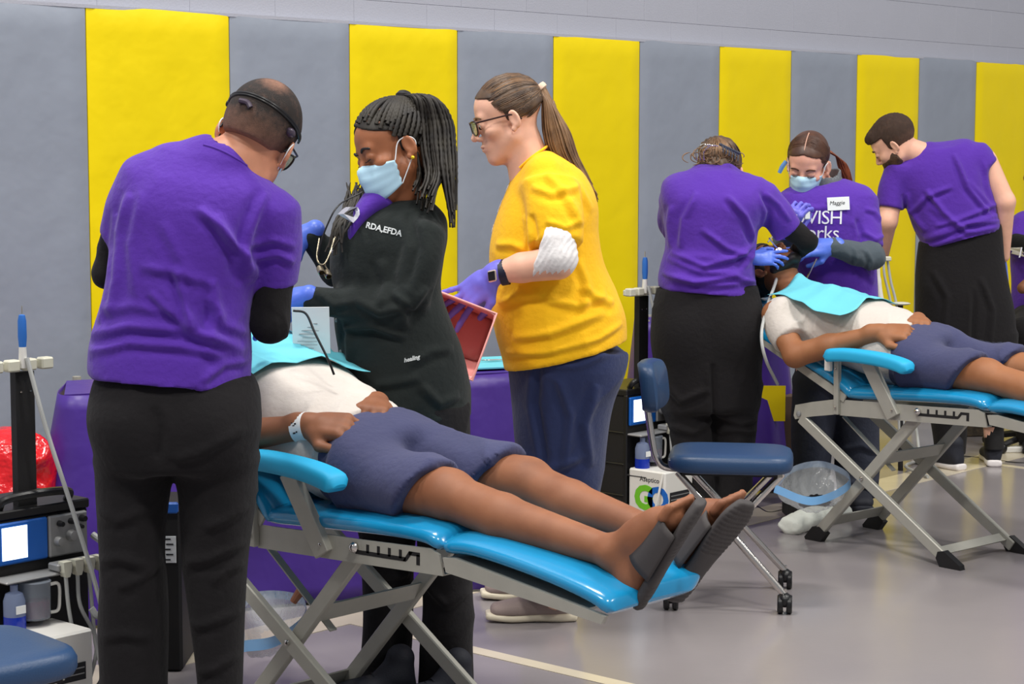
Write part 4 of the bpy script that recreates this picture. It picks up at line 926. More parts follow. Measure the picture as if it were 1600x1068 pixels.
rg = [([(165, 868), (200, 858), (240, 872)], 0.005, 0.012), ([(195, 905), (230, 890), (258, 870)], 0.005, 0.012), ([(330, 812), (360, 800), (392, 780)], 0.005, 0.012), ([(300, 868), (335, 860), (385, 838)], 0.006, 0.012), ([(290, 700), (330, 690), (395, 655)], 0.005, 0.013), ([(268, 700), (272, 660), (262, 620)], -0.006, 0.012), ([(340, 900), (360, 880), (384, 872)], .005, .011),
      ([(160, 790), (200, 800), (246, 780)], 0.004, 0.013), ([(302, 968), (335, 960), (380, 945)], 0.005, 0.011), ([(170, 985), (205, 975), (250, 985)], 0.004, 0.012), ([(312, 1040), (345, 1030), (378, 1012)], 0.005, 0.011)]
garment('trousers', pt, 0.007, PANTK, A, fold=mkfold(YA, rg, 0.0035, 5, (1, 1, 0.55), 12))
for x in (218, 342):
    q = P(x, 1262, YA); shoe((q[0], q[1]-0.10, 0), (0.1 if x < 300 else 0.2, 1), SHOEK, SOLEW, A)
# hair, strap, glasses, mask
V, Q = sdf_mesh(hair_cap_ops(oA, RA, 1.04, 0.0055, lambda p: np.minimum(-(p[:, 2]-0.072+0.2*np.abs(p[:, 0])), np.maximum(p[:, 1]-0.020+0.25*np.maximum(0, 0.03-p[:, 2]), -(p[:, 2]+0.024))) , extra=[(ell((0, -0.066, 0.004), (0.058, 0.044, 0.050)), 0.03)]), 0.0035)
hairA = short_hair('hair', V, Q, oA, RA, 1.04, (38, 30, 27), (150, 108, 88), A, patch=((0.10, -0.66, 0.75), 0.36))
th_ = mat('scalp_thin', (112, 84, 72), 0.6, rgb2=(62, 48, 42), vscale=45)
st = MB(); pts = [HA(0.083*math.cos(a), -0.014+0.104*math.sin(a), 0.046-0.012*math.sin(a)) for a in np.linspace(math.radians(-205), math.radians(25), 30)]
n_ = len(pts); bandV = []
st.tube(pts, 0.0032, 8); st.tube([p-RA@np.array([0, 0, 0.005]) for p in pts], 0.0028, 8)
sp = st.build('head_strap', BLACKP, A)
MB().tube(spline([HA(-0.080, 0.02, 0.042), HA(-0.088, 0.028, 0.050), HA(-0.104, 0.034, 0.062), HA(-0.112, 0.036, 0.064)], 5), [0.006]*8+[0.010]*4+[0.009]*4, 10).build('strap_knob', BLACKP, sp)
MB().ball(HA(0.076, -0.045, 0.030), (0.012, 0.018, 0.010), RA, 12, 8).build('strap_buckle', mat('buckle', (70, 60, 75), 0.3), sp)
MB().tube(spline([HA(-0.03, -0.117, 0.035), HA(-0.012, -0.120, 0.036), HA(0.0, -0.120, 0.028)], 5), 0.006, 8).build('strap_buckle', mat('buckle', (70, 60, 75), 0.3), sp)
glasses(HA, A, BLACKP)
mask_obj(oA, RA, 1.04, A, MASKM, LOOPM)
MB().tube(spline([HA(-0.076, -0.015, -0.02), HA(-0.070, -0.035, -0.055), HA(-0.068, -0.05, -0.085)], 5), 0.0018, 6).build('strap_cord', BLACKP, sp)

# ---------------------------------------------------------------- B: masked woman with long braids and black scrub jacket
YB = 5.20; k = YB/FPX
Bp = person('masked woman with long black braids in a ponytail, wearing a black scrub jacket', P(640, 1105, YB)*[1, 1, 0])
oB = P(616, 237, YB); RB = frame((-0.40, 0.05, 0.92), (-0.80, -0.46, -0.42)); HB = HL(oB, RB, 1.03)
nbB = P(628, 322, YB+0.02)
V1, Q1 = sdf_mesh(head_ops(oB, RB, 1.03, neck=nbB, nr=0.050, nrb=0.060, jaw=0.94), 0.003)
V2, Q2 = sdf_mesh([('u', loft([sec(560, 700, 640, YB, .09), sec(570, 690, 480, YB, .09), sec(560, 680, 345, YB, .06)], rc=0.04), 0), ('u', caps(P(600, 650, YB), P(605, 1070, YB), 0.07, 0.04), 0.02), ('u', caps(P(680, 650, YB), P(700, 1070, YB), 0.07, 0.04), 0.02)], 0.012)
cB, wB = P(486, 469, YB-0.08), P(470, 466, YB-0.09)
V3, Q3 = sdf_mesh([('u', caps(cB, wB, 0.025, 0.024), 0)], 0.004)
V4, Q4 = sdf_mesh([('u', caps(P(492, 372, YB+.10), P(476, 368, YB+.10), 0.025, 0.024), 0)], 0.004)
bodyB = mesh_obj('body', *join_meshes([(V1, Q1), (V2, Q2), (V3, Q3), (V4, Q4)]), SKB, Bp)
brows(HB, bodyB, HAIRK); mask_obj(oB, RB, 1.03, Bp, MASKM, LOOPM, low=.010)
for sx in (-1, 1): MB().tube(spline([HB(sx*0.019, 0.0925, 0.0), HB(sx*0.031, 0.0935, -0.0015), HB(sx*0.045, 0.087, 0.001)], 4), 0.0013, 5).build('eyelash', HAIRK, bodyB)
MB().ball(P(645, 246, YB-0.075), 0.0055, None, 10, 8).build('earring', mat('gold', (240, 200, 40), 0.25, metal=0.6), bodyB)
# jacket
jk = [('u', loft([sec(548, 735, 655, YB, .155), sec(540, 734, 605, YB, .155), sec(530, 722, 545, YB, .150), sec(522, 704, 500, YB, .145), sec(522, 690, 455, YB, .135), sec(515, 694, 410, YB, .130), sec(522, 700, 370, YB, .120), sec(550, 694, 336, YB, .095), sec(585, 670, 312, YB, .060)], rc=0.012, ex=2.2), 0),
      ('u', loft([(P(668, 348, YB-0.08), 0.052, 0.060), (P(662, 400, YB-0.12), 0.050, 0.052), (P(640, 480, YB-0.14), 0.046, 0.048)], rc=0.03), 0.04),
      ('u', loft([(P(640, 482, YB-0.14), 0.046, 0.044), (P(570, 478, YB-0.13), 0.042, 0.040), (P(510, 471, YB-0.10), 0.036, 0.034), (P(478, 468, YB-0.085), 0.034, 0.034)], u=(0, 0, 1), rc=0.008), 0.03),
      ('u', caps(P(560, 350, YB+0.11), P(525, 420, YB+.14), 0.05, 0.042), 0.03), ('u', caps(P(525, 420, YB+.14), P(486, 370, YB+.10), 0.040, 0.030), 0.02),
      ('s', caps(P(580, 300, YB-0.1), P(530, 350, YB-0.12), 0.028, 0.02), 0.01), ('s', caps(P(600, 290, YB), P(585, 300, YB-0.1), 0.05, 0.045), 0.01)]
rg = [([(640, 330), (655, 380), (640, 440)], -0.008, 0.014), ([(560, 460), (600, 480), (640, 470)], 0.007, 0.011), ([(540, 505), (590, 500), (640, 520)], 0.008, 0.011), ([(620, 450), (650, 470), (672, 440)], 0.007, 0.010), ([(640, 560), (680, 540), (710, 540)], 0.006, 0.012), ([(560, 620), (600, 590), (660, 580)], 0.006, 0.012),
      ([(500, 450), (530, 470), (560, 465)], 0.005, 0.010), ([(548, 500), (552, 560), (560, 640)], 0.006, 0.010), ([(600, 400), (610, 440), (600, 470)], 0.006, 0.014), ([(660, 590), (690, 620), (720, 610)], 0.007, 0.012)]
jB, VB, QB = garment('scrub_jacket', jk, 0.006, JACK, Bp, fold=mkfold(YB, rg, 0.003, 6, (1, 1, 0.6), 21))
bvB = bvh(VB, QB)
R_t = np.array([nrm((0.97, -0.12, -0.22)), nrm((0.22, 0, 0.97)), nrm((0, -1, 0))]).T
text_mesh('RDA,EFDA', 0.021, R_t, P(566, 358, YB-0.2), mat('thread', (200, 205, 205), 0.8), 'embroidery', jB, 0.0005, bvB, (0, 1, 0), 0.0015, bold=0.0006)
R_t2 = np.array([nrm((0.96, -0.12, 0.24)), nrm((-0.24, 0, 0.96)), nrm((0, -1, 0))]).T
text_mesh('healing', 0.015, R_t2, P(630, 569, YB-0.2), mat('thread', (200, 205, 205), 0.8), 'fabric_tag', jB, 0.0005, bvB, (0, 1, 0), 0.0015, italic=0.3, bold=0.0004)
mbs = MB()
for (x, y) in ((526, 500), (533, 549), (541, 600), (549, 645), (545, 344), (521, 393)): mbs.lathe(on_surf(bvB, x, y, YB-0.14, -0.001), [(0.001, 0), (0.0055, 0), (0.004, 0.003), (0.001, 0.003)], (0, -1, 0), 10)
mbs.build('snap_buttons', PANELG, jB)
# purple shirt at the neckline with a white letter
ut = [('u', loft([(P(600, 305, YB-0.02), 0.046, 0.056), (P(562, 345, YB-0.035), 0.026, 0.062), (P(545, 395, YB-0.04), 0.012, 0.05)], rc=0.02), 0)]
u_, Vu, Qu = garment('undershirt', ut, 0.006, TEEP, Bp)
bvu = bvh(np.concatenate([Vu, VB]), np.concatenate([Qu, QB+len(Vu)]))
Rr = np.array([nrm((0.62, -0.1, 0.66)), nrm((-0.72, 0, 0.62)), nrm((0, -1, 0))]).T
text_mesh('D', 0.050, Rr, P(545, 350, YB-0.2), WHITEINK, 'print', u_, 0.0006, bvh(Vu, Qu), (0, 1, 0), 0.002, bold=0.003)
# gloves
glove_obj(hand_ops(P(468, 466, YB-0.09), (-0.7, 0.3, -0.25), (0.1, -0.3, 0.9), 1, curl=(.5, .5, .6, .6)), (P(478, 468, YB-.087), P(466, 466, YB-.09), 0.0275, 0.028), GLOVEB, Bp)
glove_obj(hand_ops(P(478, 368, YB+0.10), (-0.7, 0.1, -0.45), (-0.3, -0.3, 0.9), -1), (P(484, 370, YB+.10), P(476, 368, YB+.10), 0.027, 0.028), GLOVEB, Bp)
# trousers
pt = [('u', loft([sec(548, 735, 625, YB, .150), sec(552, 738, 700, YB, .155), sec(556, 738, 780, YB, .14)], rc=0.02, ex=2.3), 0),
      ('u', loft([sec(556, 650, 740, YB+.03, .10), sec(562, 648, 860, YB+.03, .09), sec(565, 646, 960, YB+.03, .085), sec(556, 640, 1080, YB+.03, .09)], rc=0.01), 0.03),
      ('u', loft([sec(640, 740, 740, YB-.03, .10), sec(655, 741, 860, YB-.03, .09), sec(660, 740, 960, YB-.03, .09), sec(652, 742, 1085, YB-.03, .10)], rc=0.01), 0.03)]
garment('trousers', pt, 0.007, PANTK, Bp, fold=mkfold(YB, [([(570, 880), (600, 900), (640, 890)], .007, .012), ([(665, 900), (700, 930), (735, 910)], .007, .012)], 0.005, 5, (1, 1, 0.6), 40))
q = F(612, 1098); shoe((q[0]+0.06, q[1]+0.02, 0), (-0.9, -0.35), SHOEK, SHOEK, Bp, 0.25); q = F(700, 1100); shoe((q[0]+0.06, q[1], 0), (-0.8, -0.5), SHOEK, SHOEK, Bp, 0.25)
# hair: rows of braids over the scalp, gathered in a ponytail
V, Q = sdf_mesh(hair_cap_ops(oB, RB, 1.03, 0.004, lambda p: np.minimum(-(p[:, 2]-0.090-0.25*(p[:, 1]-0.06)+0.45*np.abs(p[:, 0])), np.maximum(p[:, 1]-0.006, -(p[:, 2]+0.045)))), 0.0035)
hairB = mesh_obj('hair', V, Q, HAIRBR, Bp)
kn = (0.0, -0.085, 0.120); starts = []
for i_, a in enumerate(np.linspace(-1.45, 1.45, 15)): starts.append((0.080*math.sin(a), 0.012+0.056*math.cos(a)+(i_ % 2)*-.010, 0.100-0.078*(1-math.cos(a))))
for a in np.linspace(-1.2, 1.2, 9): starts.append((0.078*math.sin(a), 0.00+0.05*math.cos(a), 0.105-0.05*(1-math.cos(a))))
for s in (-1, 1):
    for t in (0.0, 0.35, 0.7, 1.0): starts.append((s*(0.076-0.03*t), -0.02-0.07*t, -0.005-0.025*t))
for s in (-1, 1):
    for t in np.linspace(0, 1, 7): starts.append((s*(0.079-.012*t), 0.020-0.085*t, 0.030-.02*t)); starts.append((s*(0.075-.012*t), 0.020-0.07*t, 0.065))
strands('braids', surf_lines(HB, starts, kn, 26, 0.0075, 0.0), 0.0062, HAIRBR, hairB, 7, False, 0.22)
scal = MB()
for a in np.linspace(-1.35, 1.35, 9):
    for dz, dy in ((0.0, 0.0), (0.014, -0.012), (0.026, -0.026)):
        b_ = a+0.11+dz*5; p_ = np.array([0.074*math.sin(b_), -0.022+0.084*math.cos(b_)+dy, 0.102-0.074*(1-math.cos(b_))+dz]); q_ = p_-np.array([0, -0.018, 0.045]); q_ = q_/np.linalg.norm(q_/np.array([.0795, .0995, .0855])); scal.ball(HB(*(np.array([0, -0.018, 0.045])+q_)), (0.0048, 0.0048, 0.0042), RB, 8, 6)
scal.build('scalp_parting', mat('scalp', (150, 104, 84), 0.6), hairB)
knw = HB(*kn); lines = []
for i in range(84):
    a = RNG.uniform(0, 2*math.pi); r_ = math.sqrt(RNG.uniform(0, 1)); ex_, ey_ = math.cos(a)*r_, math.sin(a)*r_
    tgt = P(672+26*ex_+RNG.normal(0, 3), RNG.uniform(285, 330), YB-0.10+0.06*ey_)
    if ex_ > 0.2: tgt = P(703+8*ex_, RNG.uniform(318, 358), YB-0.06+0.06*ey_)
    m1 = P(676+30*ex_, 190, YB+0.02+0.055*ey_); m2 = P(680+32*ex_, 232, YB+0.0+0.06*ey_); m3 = P(684+30*ex_, 272, YB-0.03+0.06*ey_)
    p0 = knw+np.array([0.008*ex_, 0.01*ey_, 0.006]); mm = P(664+20*ex_, 156+4*ey_, YB+0.01+0.035*ey_)
    ln = np.array(spline([p0, mm, m1, m2, m3, tgt], 9)); ln += np.cumsum(RNG.normal(0, 0.0004, ln.shape), 0); lines.append(ln)
strands('ponytail', lines, 0.0056, HAIRBR, hairB, 6, True, 0.18)
lines = []
for i in range(12):
    o0 = HB(0.045, -0.06, -0.03); lines.append(np.array(spline([P(560+RNG.normal(0, 8), 285, YB+0.02), P(548+RNG.normal(0, 8), 320, YB-0.04), P(532+RNG.normal(0, 7), 350, YB-.10), P(522+RNG.normal(0, 7), RNG.uniform(370, 400), YB-.12)], 7)))
strands('front_braids', lines, 0.005, HAIRBR, hairB, 6, True, 0.18)
MB().lathe(knw, [(0.010, -0.012), (0.021, -0.006), (0.023, 0.004), (0.016, 0.014), (0.006, 0.018)], HB(*(np.array(kn)*2))-HB(*kn), 14).build('hair_tie', HAIRK, hairB)
# magnifying loupes hanging on a cord
lo = MB().tube(spline([P(566, 300, YB-0.14), P(530, 320, YB-.19), P(512, 350, YB-.21), P(500, 385, YB-.22), P(497, 410, YB-.22)], 6), 0.0022, 6).build('loupe_cord', BLACKP, Bp)
gold = mat('loupe_steel', (150, 140, 120), 0.25, metal=0.9)
lp = MB(); lp.tube(spline([P(522, 372, YB-.20), P(516, 395, YB-.22), P(508, 412, YB-.23), P(512, 422, YB-.23)], 5), 0.002, 8); lp.tube(spline([P(499, 372, YB-.20), P(495, 400, YB-.22), P(500, 412, YB-.23), P(510, 408, YB-.23), P(524, 370, YB-.20)], 5), 0.002, 8)
for x, y in ((501, 422), (512, 428)): lp.lathe(P(x, y, YB-.235), [(0.007, -0.012), (0.009, -0.010), (0.009, 0.010), (0.007, 0.012), (0.007, -0.008)], (0.3, -0.8, -0.5), 14)
lp.build('loupes', gold, lo)
# ---------------------------------------------------------------- C: woman in the yellow shirt
YC = 5.98; k = YC/FPX
Cp = person('woman in yellow tee and glasses with a light brown ponytail, holding a pink tub', P(880, 970, YC)*[1, 1, 0])
oC = P(794, 187, YC); RC = frame((-0.31, 0.0, 0.95), (-0.94, -0.10, -0.31)); HC = HL(oC, RC, 1.04)
nbC = P(826, 268, YC)
V1, Q1 = sdf_mesh(head_ops(oC, RC, 1.04, neck=nbC+np.array([.010, 0, -.01]), nr=0.054, nrb=0.070, lidopen=0.0045, nose=1.05)+[('u', tf(ell((0, 0.045, -0.088), (0.030, 0.030, 0.018)), oC, RC, 1.0), 0.03)], 0.003)
wC = P(772, 427, YC-0.20); eC = P(872, 410, YC-0.24)
V2, Q2 = sdf_mesh([('u', loft([sec(800, 960, 540, YC, .12), sec(800, 930, 400, YC, .12), sec(820, 910, 300, YC, .08)], rc=0.04), 0), ('u', caps(P(880, 600, YC), P(870, 930, YC), 0.09, 0.045), 0.02)], 0.012)
V3, Q3 = sdf_mesh([('u', caps(eC, P(815, 418, YC-.215), 0.050, 0.043), 0), ('u', caps(P(815, 418, YC-.215), wC, 0.043, 0.029), 0.01)], 0.004)
V4, Q4 = sdf_mesh([('u', caps(P(840, 440, YC+.18), P(778, 458, YC+.08), 0.042, 0.026), 0)], 0.005)
bodyC = mesh_obj('body', *join_meshes([(V1, Q1), (V2, Q2), (V3, Q3), (V4, Q4)]), SKC, Cp)
eyes(HC, bodyC); brows(HC, bodyC, HAIRBL); lips(lambda x, y, z: HC(x, y-.0018, z), bodyC, mat('lip_fair', (206, 132, 120), .45)); glasses(HC, Cp, mat('dark_frame', (48, 26, 26), 0.3))
tee = [('u', loft([sec(789, 980, 580, YC, .205), sec(784, 981, 548, YC, .205), sec(774, 979, 510, YC, .205), sec(766, 962, 465, YC, .195), sec(766, 944, 420, YC, .185), sec(766, 936, 375, YC, .180), sec(776, 934, 330, YC, .170), sec(790, 922, 295, YC, .140), sec(806, 898, 262, YC, .09), sec(816, 868, 244, YC, .065)], rc=0.012, ex=2.2), 0),
       ('u', caps(P(850, 275, YC-.10), P(850, 275, YC+.12), 0.058, 0.055), 0.05),
       ('u', loft([(P(858, 285, YC-.13), 0.078, 0.062), (P(866, 330, YC-.19), 0.082, 0.060), (P(868, 383, YC-.22), 0.079, 0.060)], rc=0.008), 0.04),
       ('i', (None, None, lambda p, a=P(885, 553, YC): (p-a)@nrm((0.25, 0, -1.0))), 0.003), ('s', caps(nbC+[-.01, 0, .03], P(806, 225, YC), 0.066, 0.05), 0.006)]
rg = [([(830, 290), (860, 300), (900, 290), (922, 330)], 0.006, 0.011), ([(850, 268), (880, 300), (905, 350)], 0.006, 0.012), ([(800, 520), (860, 510), (940, 480)], 0.007, 0.013), ([(790, 545), (850, 540), (930, 520), (970, 500)], 0.006, 0.010), ([(905, 440), (930, 460), (955, 470)], 0.007, 0.011), ([(850, 460), (900, 470), (945, 455)], 0.006, 0.012),
      ([(776, 380), (800, 378), (822, 385)], 0.006, 0.011), ([(828, 330), (834, 360), (830, 384)], -0.008, 0.010), ([(900, 400), (915, 440), (905, 480)], 0.006, 0.012), ([(780, 470), (810, 455), (850, 452)], 0.006, 0.012), ([(850, 340), (880, 350), (903, 340)], 0.005, 0.01)]
tC, VC, QC = garment('tee_shirt', tee, 0.006, TEEY, Cp, fold=mkfold(YC, rg, 0.0028, 5.5, (1, 1, 0.6), 51))
bvC = bvh(VC, QC)
for wd_, y0, sz_ in (('MY', 296, 0.05), ('WISH', 328, 0.05), ('works', 360, 0.05)):
    Rt = np.array([nrm((0.35, -0.93, -0.1)), nrm((0.15, 0, 0.98)), nrm((-0.93, -0.35, 0))]).T
    text_mesh(wd_[-3:], sz_, Rt, P(775 if y0 > 300 else 790, y0, YC-0.03)+np.array([-0.05, 0.06, 0]), WHITEINK, 'print', tC, 0.0006, bvC, (0.93, 0.35, 0), 0.002)
MB().tube(spline([P(812, 262, YC-.07), P(830, 246, YC-.078), P(850, 232, YC-.05), P(856, 228, YC)], 6), 0.004, 8).build('collar', TEEY, tC)
slw = [('u', caps(P(866, 378, YC-.225), P(870, 402, YC-.235), 0.063, 0.060), 0), ('u', caps(P(870, 402, YC-.235), P(840, 410, YC-.222), 0.060, 0.054), 0.01), ('i', half(P(838, 408, YC-.22), (-1.0, 0.1, 0.30)), 0.002)]
garment('long_sleeve', slw, 0.005, SLEEVEW, Cp, fold=lambda V, N: 0.0011*np.sin((V@nrm((-0.9, 0.1, 0.55)))*430+3*vnoise(V*30)))
sv = [('u', caps(P(866, 330, YC+.16), P(850, 420, YC+.20), 0.06, 0.055), 0)]
garment('long_sleeve', sv, 0.007, TEEY, Cp)
# gloved hand gripping the tub, watch
fdC = nrm(P(728, 470, YC-.18)-wC)
glove_obj(hand_ops(wC+fdC*0.012, nrm((-0.74, 0.1, -0.62)), (-0.30, -0.85, 0.25), -1, curl=(0.18, 0.10, 0.12, 0.10), thumb=(0.25, 0.1), s_=1.05, spread=0.24), (wC, P(784, 425, YC-.204), 0.032, 0.033), GLOVE, Cp)
w2 = P(776, 462, YC+.07)
glove_obj(hand_ops(w2, (-0.9, -0.2, -0.3), (-0.2, 0.3, 0.9), 1, curl=(.5, .5, .6, .6)), (w2, P(784, 460, YC+.08), 0.029, 0.030), GLOVE, Cp)
wd = nrm(P(815, 420, YC-.215)-wC)
wb = MB().lathe(P(788, 425, YC-.203), [(0.036, -0.012), (0.0385, -0.011), (0.0385, 0.011), (0.036, 0.012), (0.035, 0.0)], wd, 26).build('watch_strap', mat('strap_navy', (28, 32, 52), 0.5), Cp)
MB().box(P(769, 431, YC-.248), (0.030, 0.010, 0.034), np.array([nrm((0.75, -0.5, 0.2)), nrm((0.5, 0.8, 0)), nrm((-0.1, 0, 1))]).T, 0.004).build('watch_case', mat('watch_rim', (214, 196, 180), 0.25, metal=0.5), wb, smooth=False)
MB().box(P(768, 431, YC-.2535), (0.024, 0.003, 0.027), np.array([nrm((0.75, -0.5, 0.2)), nrm((0.5, 0.8, 0)), nrm((-0.1, 0, 1))]).T, 0.001).build('watch_face', BLACKP, wb, smooth=False)
pt = [('u', loft([sec(790, 982, 530, YC, .19), sec(794, 980, 570, YC, .19), sec(800, 962, 620, YC, .17), sec(803, 948, 690, YC, .15), sec(812, 938, 760, YC, .12), sec(815, 925, 840, YC, .10), sec(812, 905, 925, YC, .09)], rc=0.01, ex=2.2), 0), ('i', half(P(885, 535, YC), (0.15, 0, 1)), 0.005)]
rg = [([(840, 560), (835, 620), (850, 700), (845, 770)], -0.010, 0.012), ([(870, 580), (890, 640), (880, 720)], 0.008, 0.014), ([(930, 590), (910, 650), (920, 720)], 0.008, 0.014), ([(810, 700), (860, 720), (910, 700)], 0.006, 0.014), ([(950, 540), (900, 560), (850, 560)], 0.006, 0.012)]
garment('trousers', pt, 0.007, PANTN, Cp, fold=mkfold(YC, rg, 0.005, 5, (1, 1, 0.5), 60))
q = F(905, 968); shoe((q[0]-0.015, q[1], 0), (-1, -0.05), SHOEG, SOLEW, Cp, 0.275, low=True)
q = F(900, 955); shoe((q[0]-0.03, q[1]+0.20, 0), (-1, -0.1), SHOEG, SOLEW, Cp, 0.275, low=True)
V, Q = sdf_mesh(hair_cap_ops(oC, RC, 1.04, 0.0035, lambda p: np.minimum(-(p[:, 2]-0.084-0.1*(p[:, 1]-0.05)+0.20*np.abs(p[:, 0])), np.maximum(p[:, 1]-0.012-0.4*np.maximum(0, p[:, 2]-0.02), -(p[:, 2]+0.018+0.35*np.minimum(p[:, 1], 0)))), extra=[(ell((0, -0.070, 0.0), (0.055, 0.040, 0.045)), 0.03)]), 0.0035)
hairC = mesh_obj('hair', V, Q, HAIRBD, Cp)
kn = (0.0, -0.118, 0.058); starts = []
for i in range(260):
    a = RNG.uniform(-1.6, 1.6); t = RNG.uniform(0, 1)**0.7
    starts.append((0.079*math.sin(a), 0.026+0.056*math.cos(a), 0.089-0.066*(1-math.cos(a))+RNG.uniform(-.002, 0.012)))
for i in range(130):
    s = RNG.choice([-1, 1]); t = RNG.uniform(0, 1); starts.append((s*(0.078-0.02*t), 0.015-0.075*t, 0.012-0.035*t+RNG.uniform(0, 0.02)))
SLc = surf_lines(HC, starts, kn, 16, 0.0042, 0.0, 0.0003); strands('hair_strands', SLc[::2]+SLc[1::4], 0.0017, HAIRBD, hairC, 4); strands('hair_highlights', SLc[3::4], 0.0017, HAIRBL, hairC, 4)
knw = HC(*kn); lines = []
for i in range(300):
    a = RNG.uniform(0, 2*math.pi); r_ = math.sqrt(RNG.uniform(0, 1)); e1, e2 = math.cos(a)*r_, math.sin(a)*r_
    L = RNG.uniform(0.8, 1.0)
    pts = [knw+np.array([0.01*e1, 0.012*e2, 0.012*e1]), P(858+11*e1, 162+8*e1, YC+.024*e2), P(869+21*e1, 205, YC+.042*e2), P(882+22*e1, 245, YC+.048*e2), P(908+16*e1, 285, YC+.038*e2), P(930+7*e1, 318+RNG.uniform(-16, 6), YC+.015*e2)]
    ln = np.array(spline(pts, 7)); ln = ln[:max(10, int(len(ln)*L))]; ln += np.cumsum(RNG.normal(0, 0.00025, ln.shape), 0); lines.append(ln)
strands('ponytail', lines, 0.0027, HAIRBL, hairC, 4)
V, Q = sdf_mesh([('u', loft([(P(856, 160, YC), 0.018, 0.018), (P(868, 205, YC), 0.026, 0.034), (P(880, 245, YC), 0.026, 0.038), (P(907, 285, YC), 0.018, 0.028), (P(930, 316, YC), 0.006, 0.010)], rc=0.006), 0)], 0.005, fold=lambda V, N: 0.003*np.sin(V[:, 0]*330+V[:, 1]*260+4*vnoise(V*12)))
mesh_obj('ponytail_core', V, Q, HAIRBL, hairC)
MB().lathe(knw, [(0.012, -0.010), (0.019, -0.007), (0.020, 0.0), (0.018, 0.008), (0.010, 0.010)], P(870, 160, YC)-knw, 16).build('hair_tie', mat('tie', (232, 200, 176), 0.6), hairC)
# ---------------------------------------------------------------- D: dentist with the hair clip, from behind
YD = 7.52; k = YD/FPX
Dp = person('woman in purple tee and black trousers with a hair clip, bent over, seen from behind', P(1110, 812, YD)*[1, 1, 0])
oD = P(1126, 275, YD+0.10); RD = frame((0.05, 0.66, 0.75), (0.25, 0.70, -0.66)); HD = HL(oD, RD, 1.0)
nbD = P(1112, 300, YD+0.0)
V1, Q1 = sdf_mesh(head_ops(oD, RD, 1.0, neck=nbD, nr=0.052), 0.004)
V2, Q2 = sdf_mesh([('u', loft([sec(1040, 1175, 450, YD, .10), sec(1050, 1175, 350, YD, .10), sec(1070, 1160, 290, YD, .07)], rc=0.04), 0), ('u', caps(P(1065, 480, YD), P(1095, 760, YD), .08, .045), .02), ('u', caps(P(1145, 480, YD), P(1148, 760, YD), .08, .045), .02), ('u', caps(P(1150, 400, YD+.10), P(1176, 403, YD-.02), .025, .022), 0.02)], 0.008)
bodyD = mesh_obj('body', *join_meshes([(V1, Q1), (V2, Q2)]), SKD, Dp)
tee = [('u', loft([sec(1029, 1182, 466, YD, .165), sec(1027, 1181, 442, YD, .165), sec(1030, 1180, 425, YD, .16), sec(1038, 1180, 395, YD, .15), sec(1036, 1186, 350, YD, .15), sec(1036, 1200, 312, YD, .14), sec(1048, 1200, 288, YD+.02, .115), sec(1085, 1172, 268, YD+.03, .08)], rc=0.012, ex=2.2), 0),
       ('u', caps(P(1062, 300, YD), P(1185, 305, YD), .060, .058), .05), ('u', caps(P(1098, 278, YD+.03), P(1132, 276, YD+.03), .052, .052), .04),
       ('u', loft([(P(1186, 308, YD), .066, .070), (P(1210, 330, YD+.01), .064, .066), (P(1231, 362, YD+.03), .058, .060)], u=(-.7, 0, .7), rc=0.008), 0.04),
       ('u', loft([(P(1052, 310, YD+.04), .050, .060), (P(1050, 350, YD+.16), .050, .055), (P(1075, 378, YD+.24), .046, .050)], rc=0.01), .04),
       ('i', half(P(1105, 456, YD), (-0.09, 0, -1)), .003), ('s', caps(nbD+[0, .06, .05], P(1130, 240, YD+.14), .060, .05), .006)]
rg = [([(1128, 305), (1158, 335), (1176, 378)], .011, .011), ([(1085, 300), (1065, 340), (1060, 385)], .008, .012), ([(1045, 392), (1095, 412), (1140, 400), (1178, 380)], .010, .011), ([(1090, 355), (1130, 385), (1172, 400)], .008, .011), ([(1032, 424), (1080, 436), (1140, 428), (1180, 440)], .010, .010), ([(1190, 300), (1215, 320), (1232, 345)], .007, .010), ([(1190, 355), (1180, 390), (1150, 420)], .008, .013), ([(1040, 400), (1090, 420), (1170, 425)], .007, .013), ([(1035, 432), (1100, 440), (1178, 436)], .007, .012), ([(1060, 395), (1110, 400), (1170, 395)], .004, .014), ([(1048, 320), (1043, 350), (1045, 385)], .007, .011), ([(1185, 300), (1200, 330), (1195, 360)], -.008, .011)]
tD, VDm, QDm = garment('tee_shirt', tee, 0.007, TEEP, Dp, fold=mkfold(YD, rg, .0055, 6, (1, 1, .6), 71))
bS = [('u', caps(P(1222, 345, YD+.02), P(1262, 378, YD+.02), .048, .036), 0), ('u', caps(P(1262, 378, YD+.02), P(1238, 398, YD+.20), .036, .028), .015)]
garment('long_sleeve', bS, .006, SLEEVEK, Dp, fold=mkfold(YD, [], .003, 14, (1, 1, 1), 5))
bS = [('u', caps(P(1075, 368, YD+.20), P(1100, 400, YD+.18), .044, .038), 0), ('u', caps(P(1100, 400, YD+.18), P(1160, 402, YD+.03), .036, .028), .015)]
garment('long_sleeve', bS, .007, SLEEVEK, Dp)
w1 = P(1178, 403, YD-.05); glove_obj(hand_ops(w1, (1, -.05, .02), (-.1, -.85, .50), -1, curl=(.15, .35, .5, .6), thumb=(.15, .1), s_=.72), (w1, P(1168, 402, YD+.0), .024, .026), GLOVEB, Dp)
w2 = P(1236, 398, YD+.20); glove_obj(hand_ops(w2, (-.8, .5, .05), (.1, .1, .9), -1, curl=(.3, .4, .5, .5), s_=.98), (w2, P(1244, 396, YD+.17), .028, .030), GLOVEB, Dp)
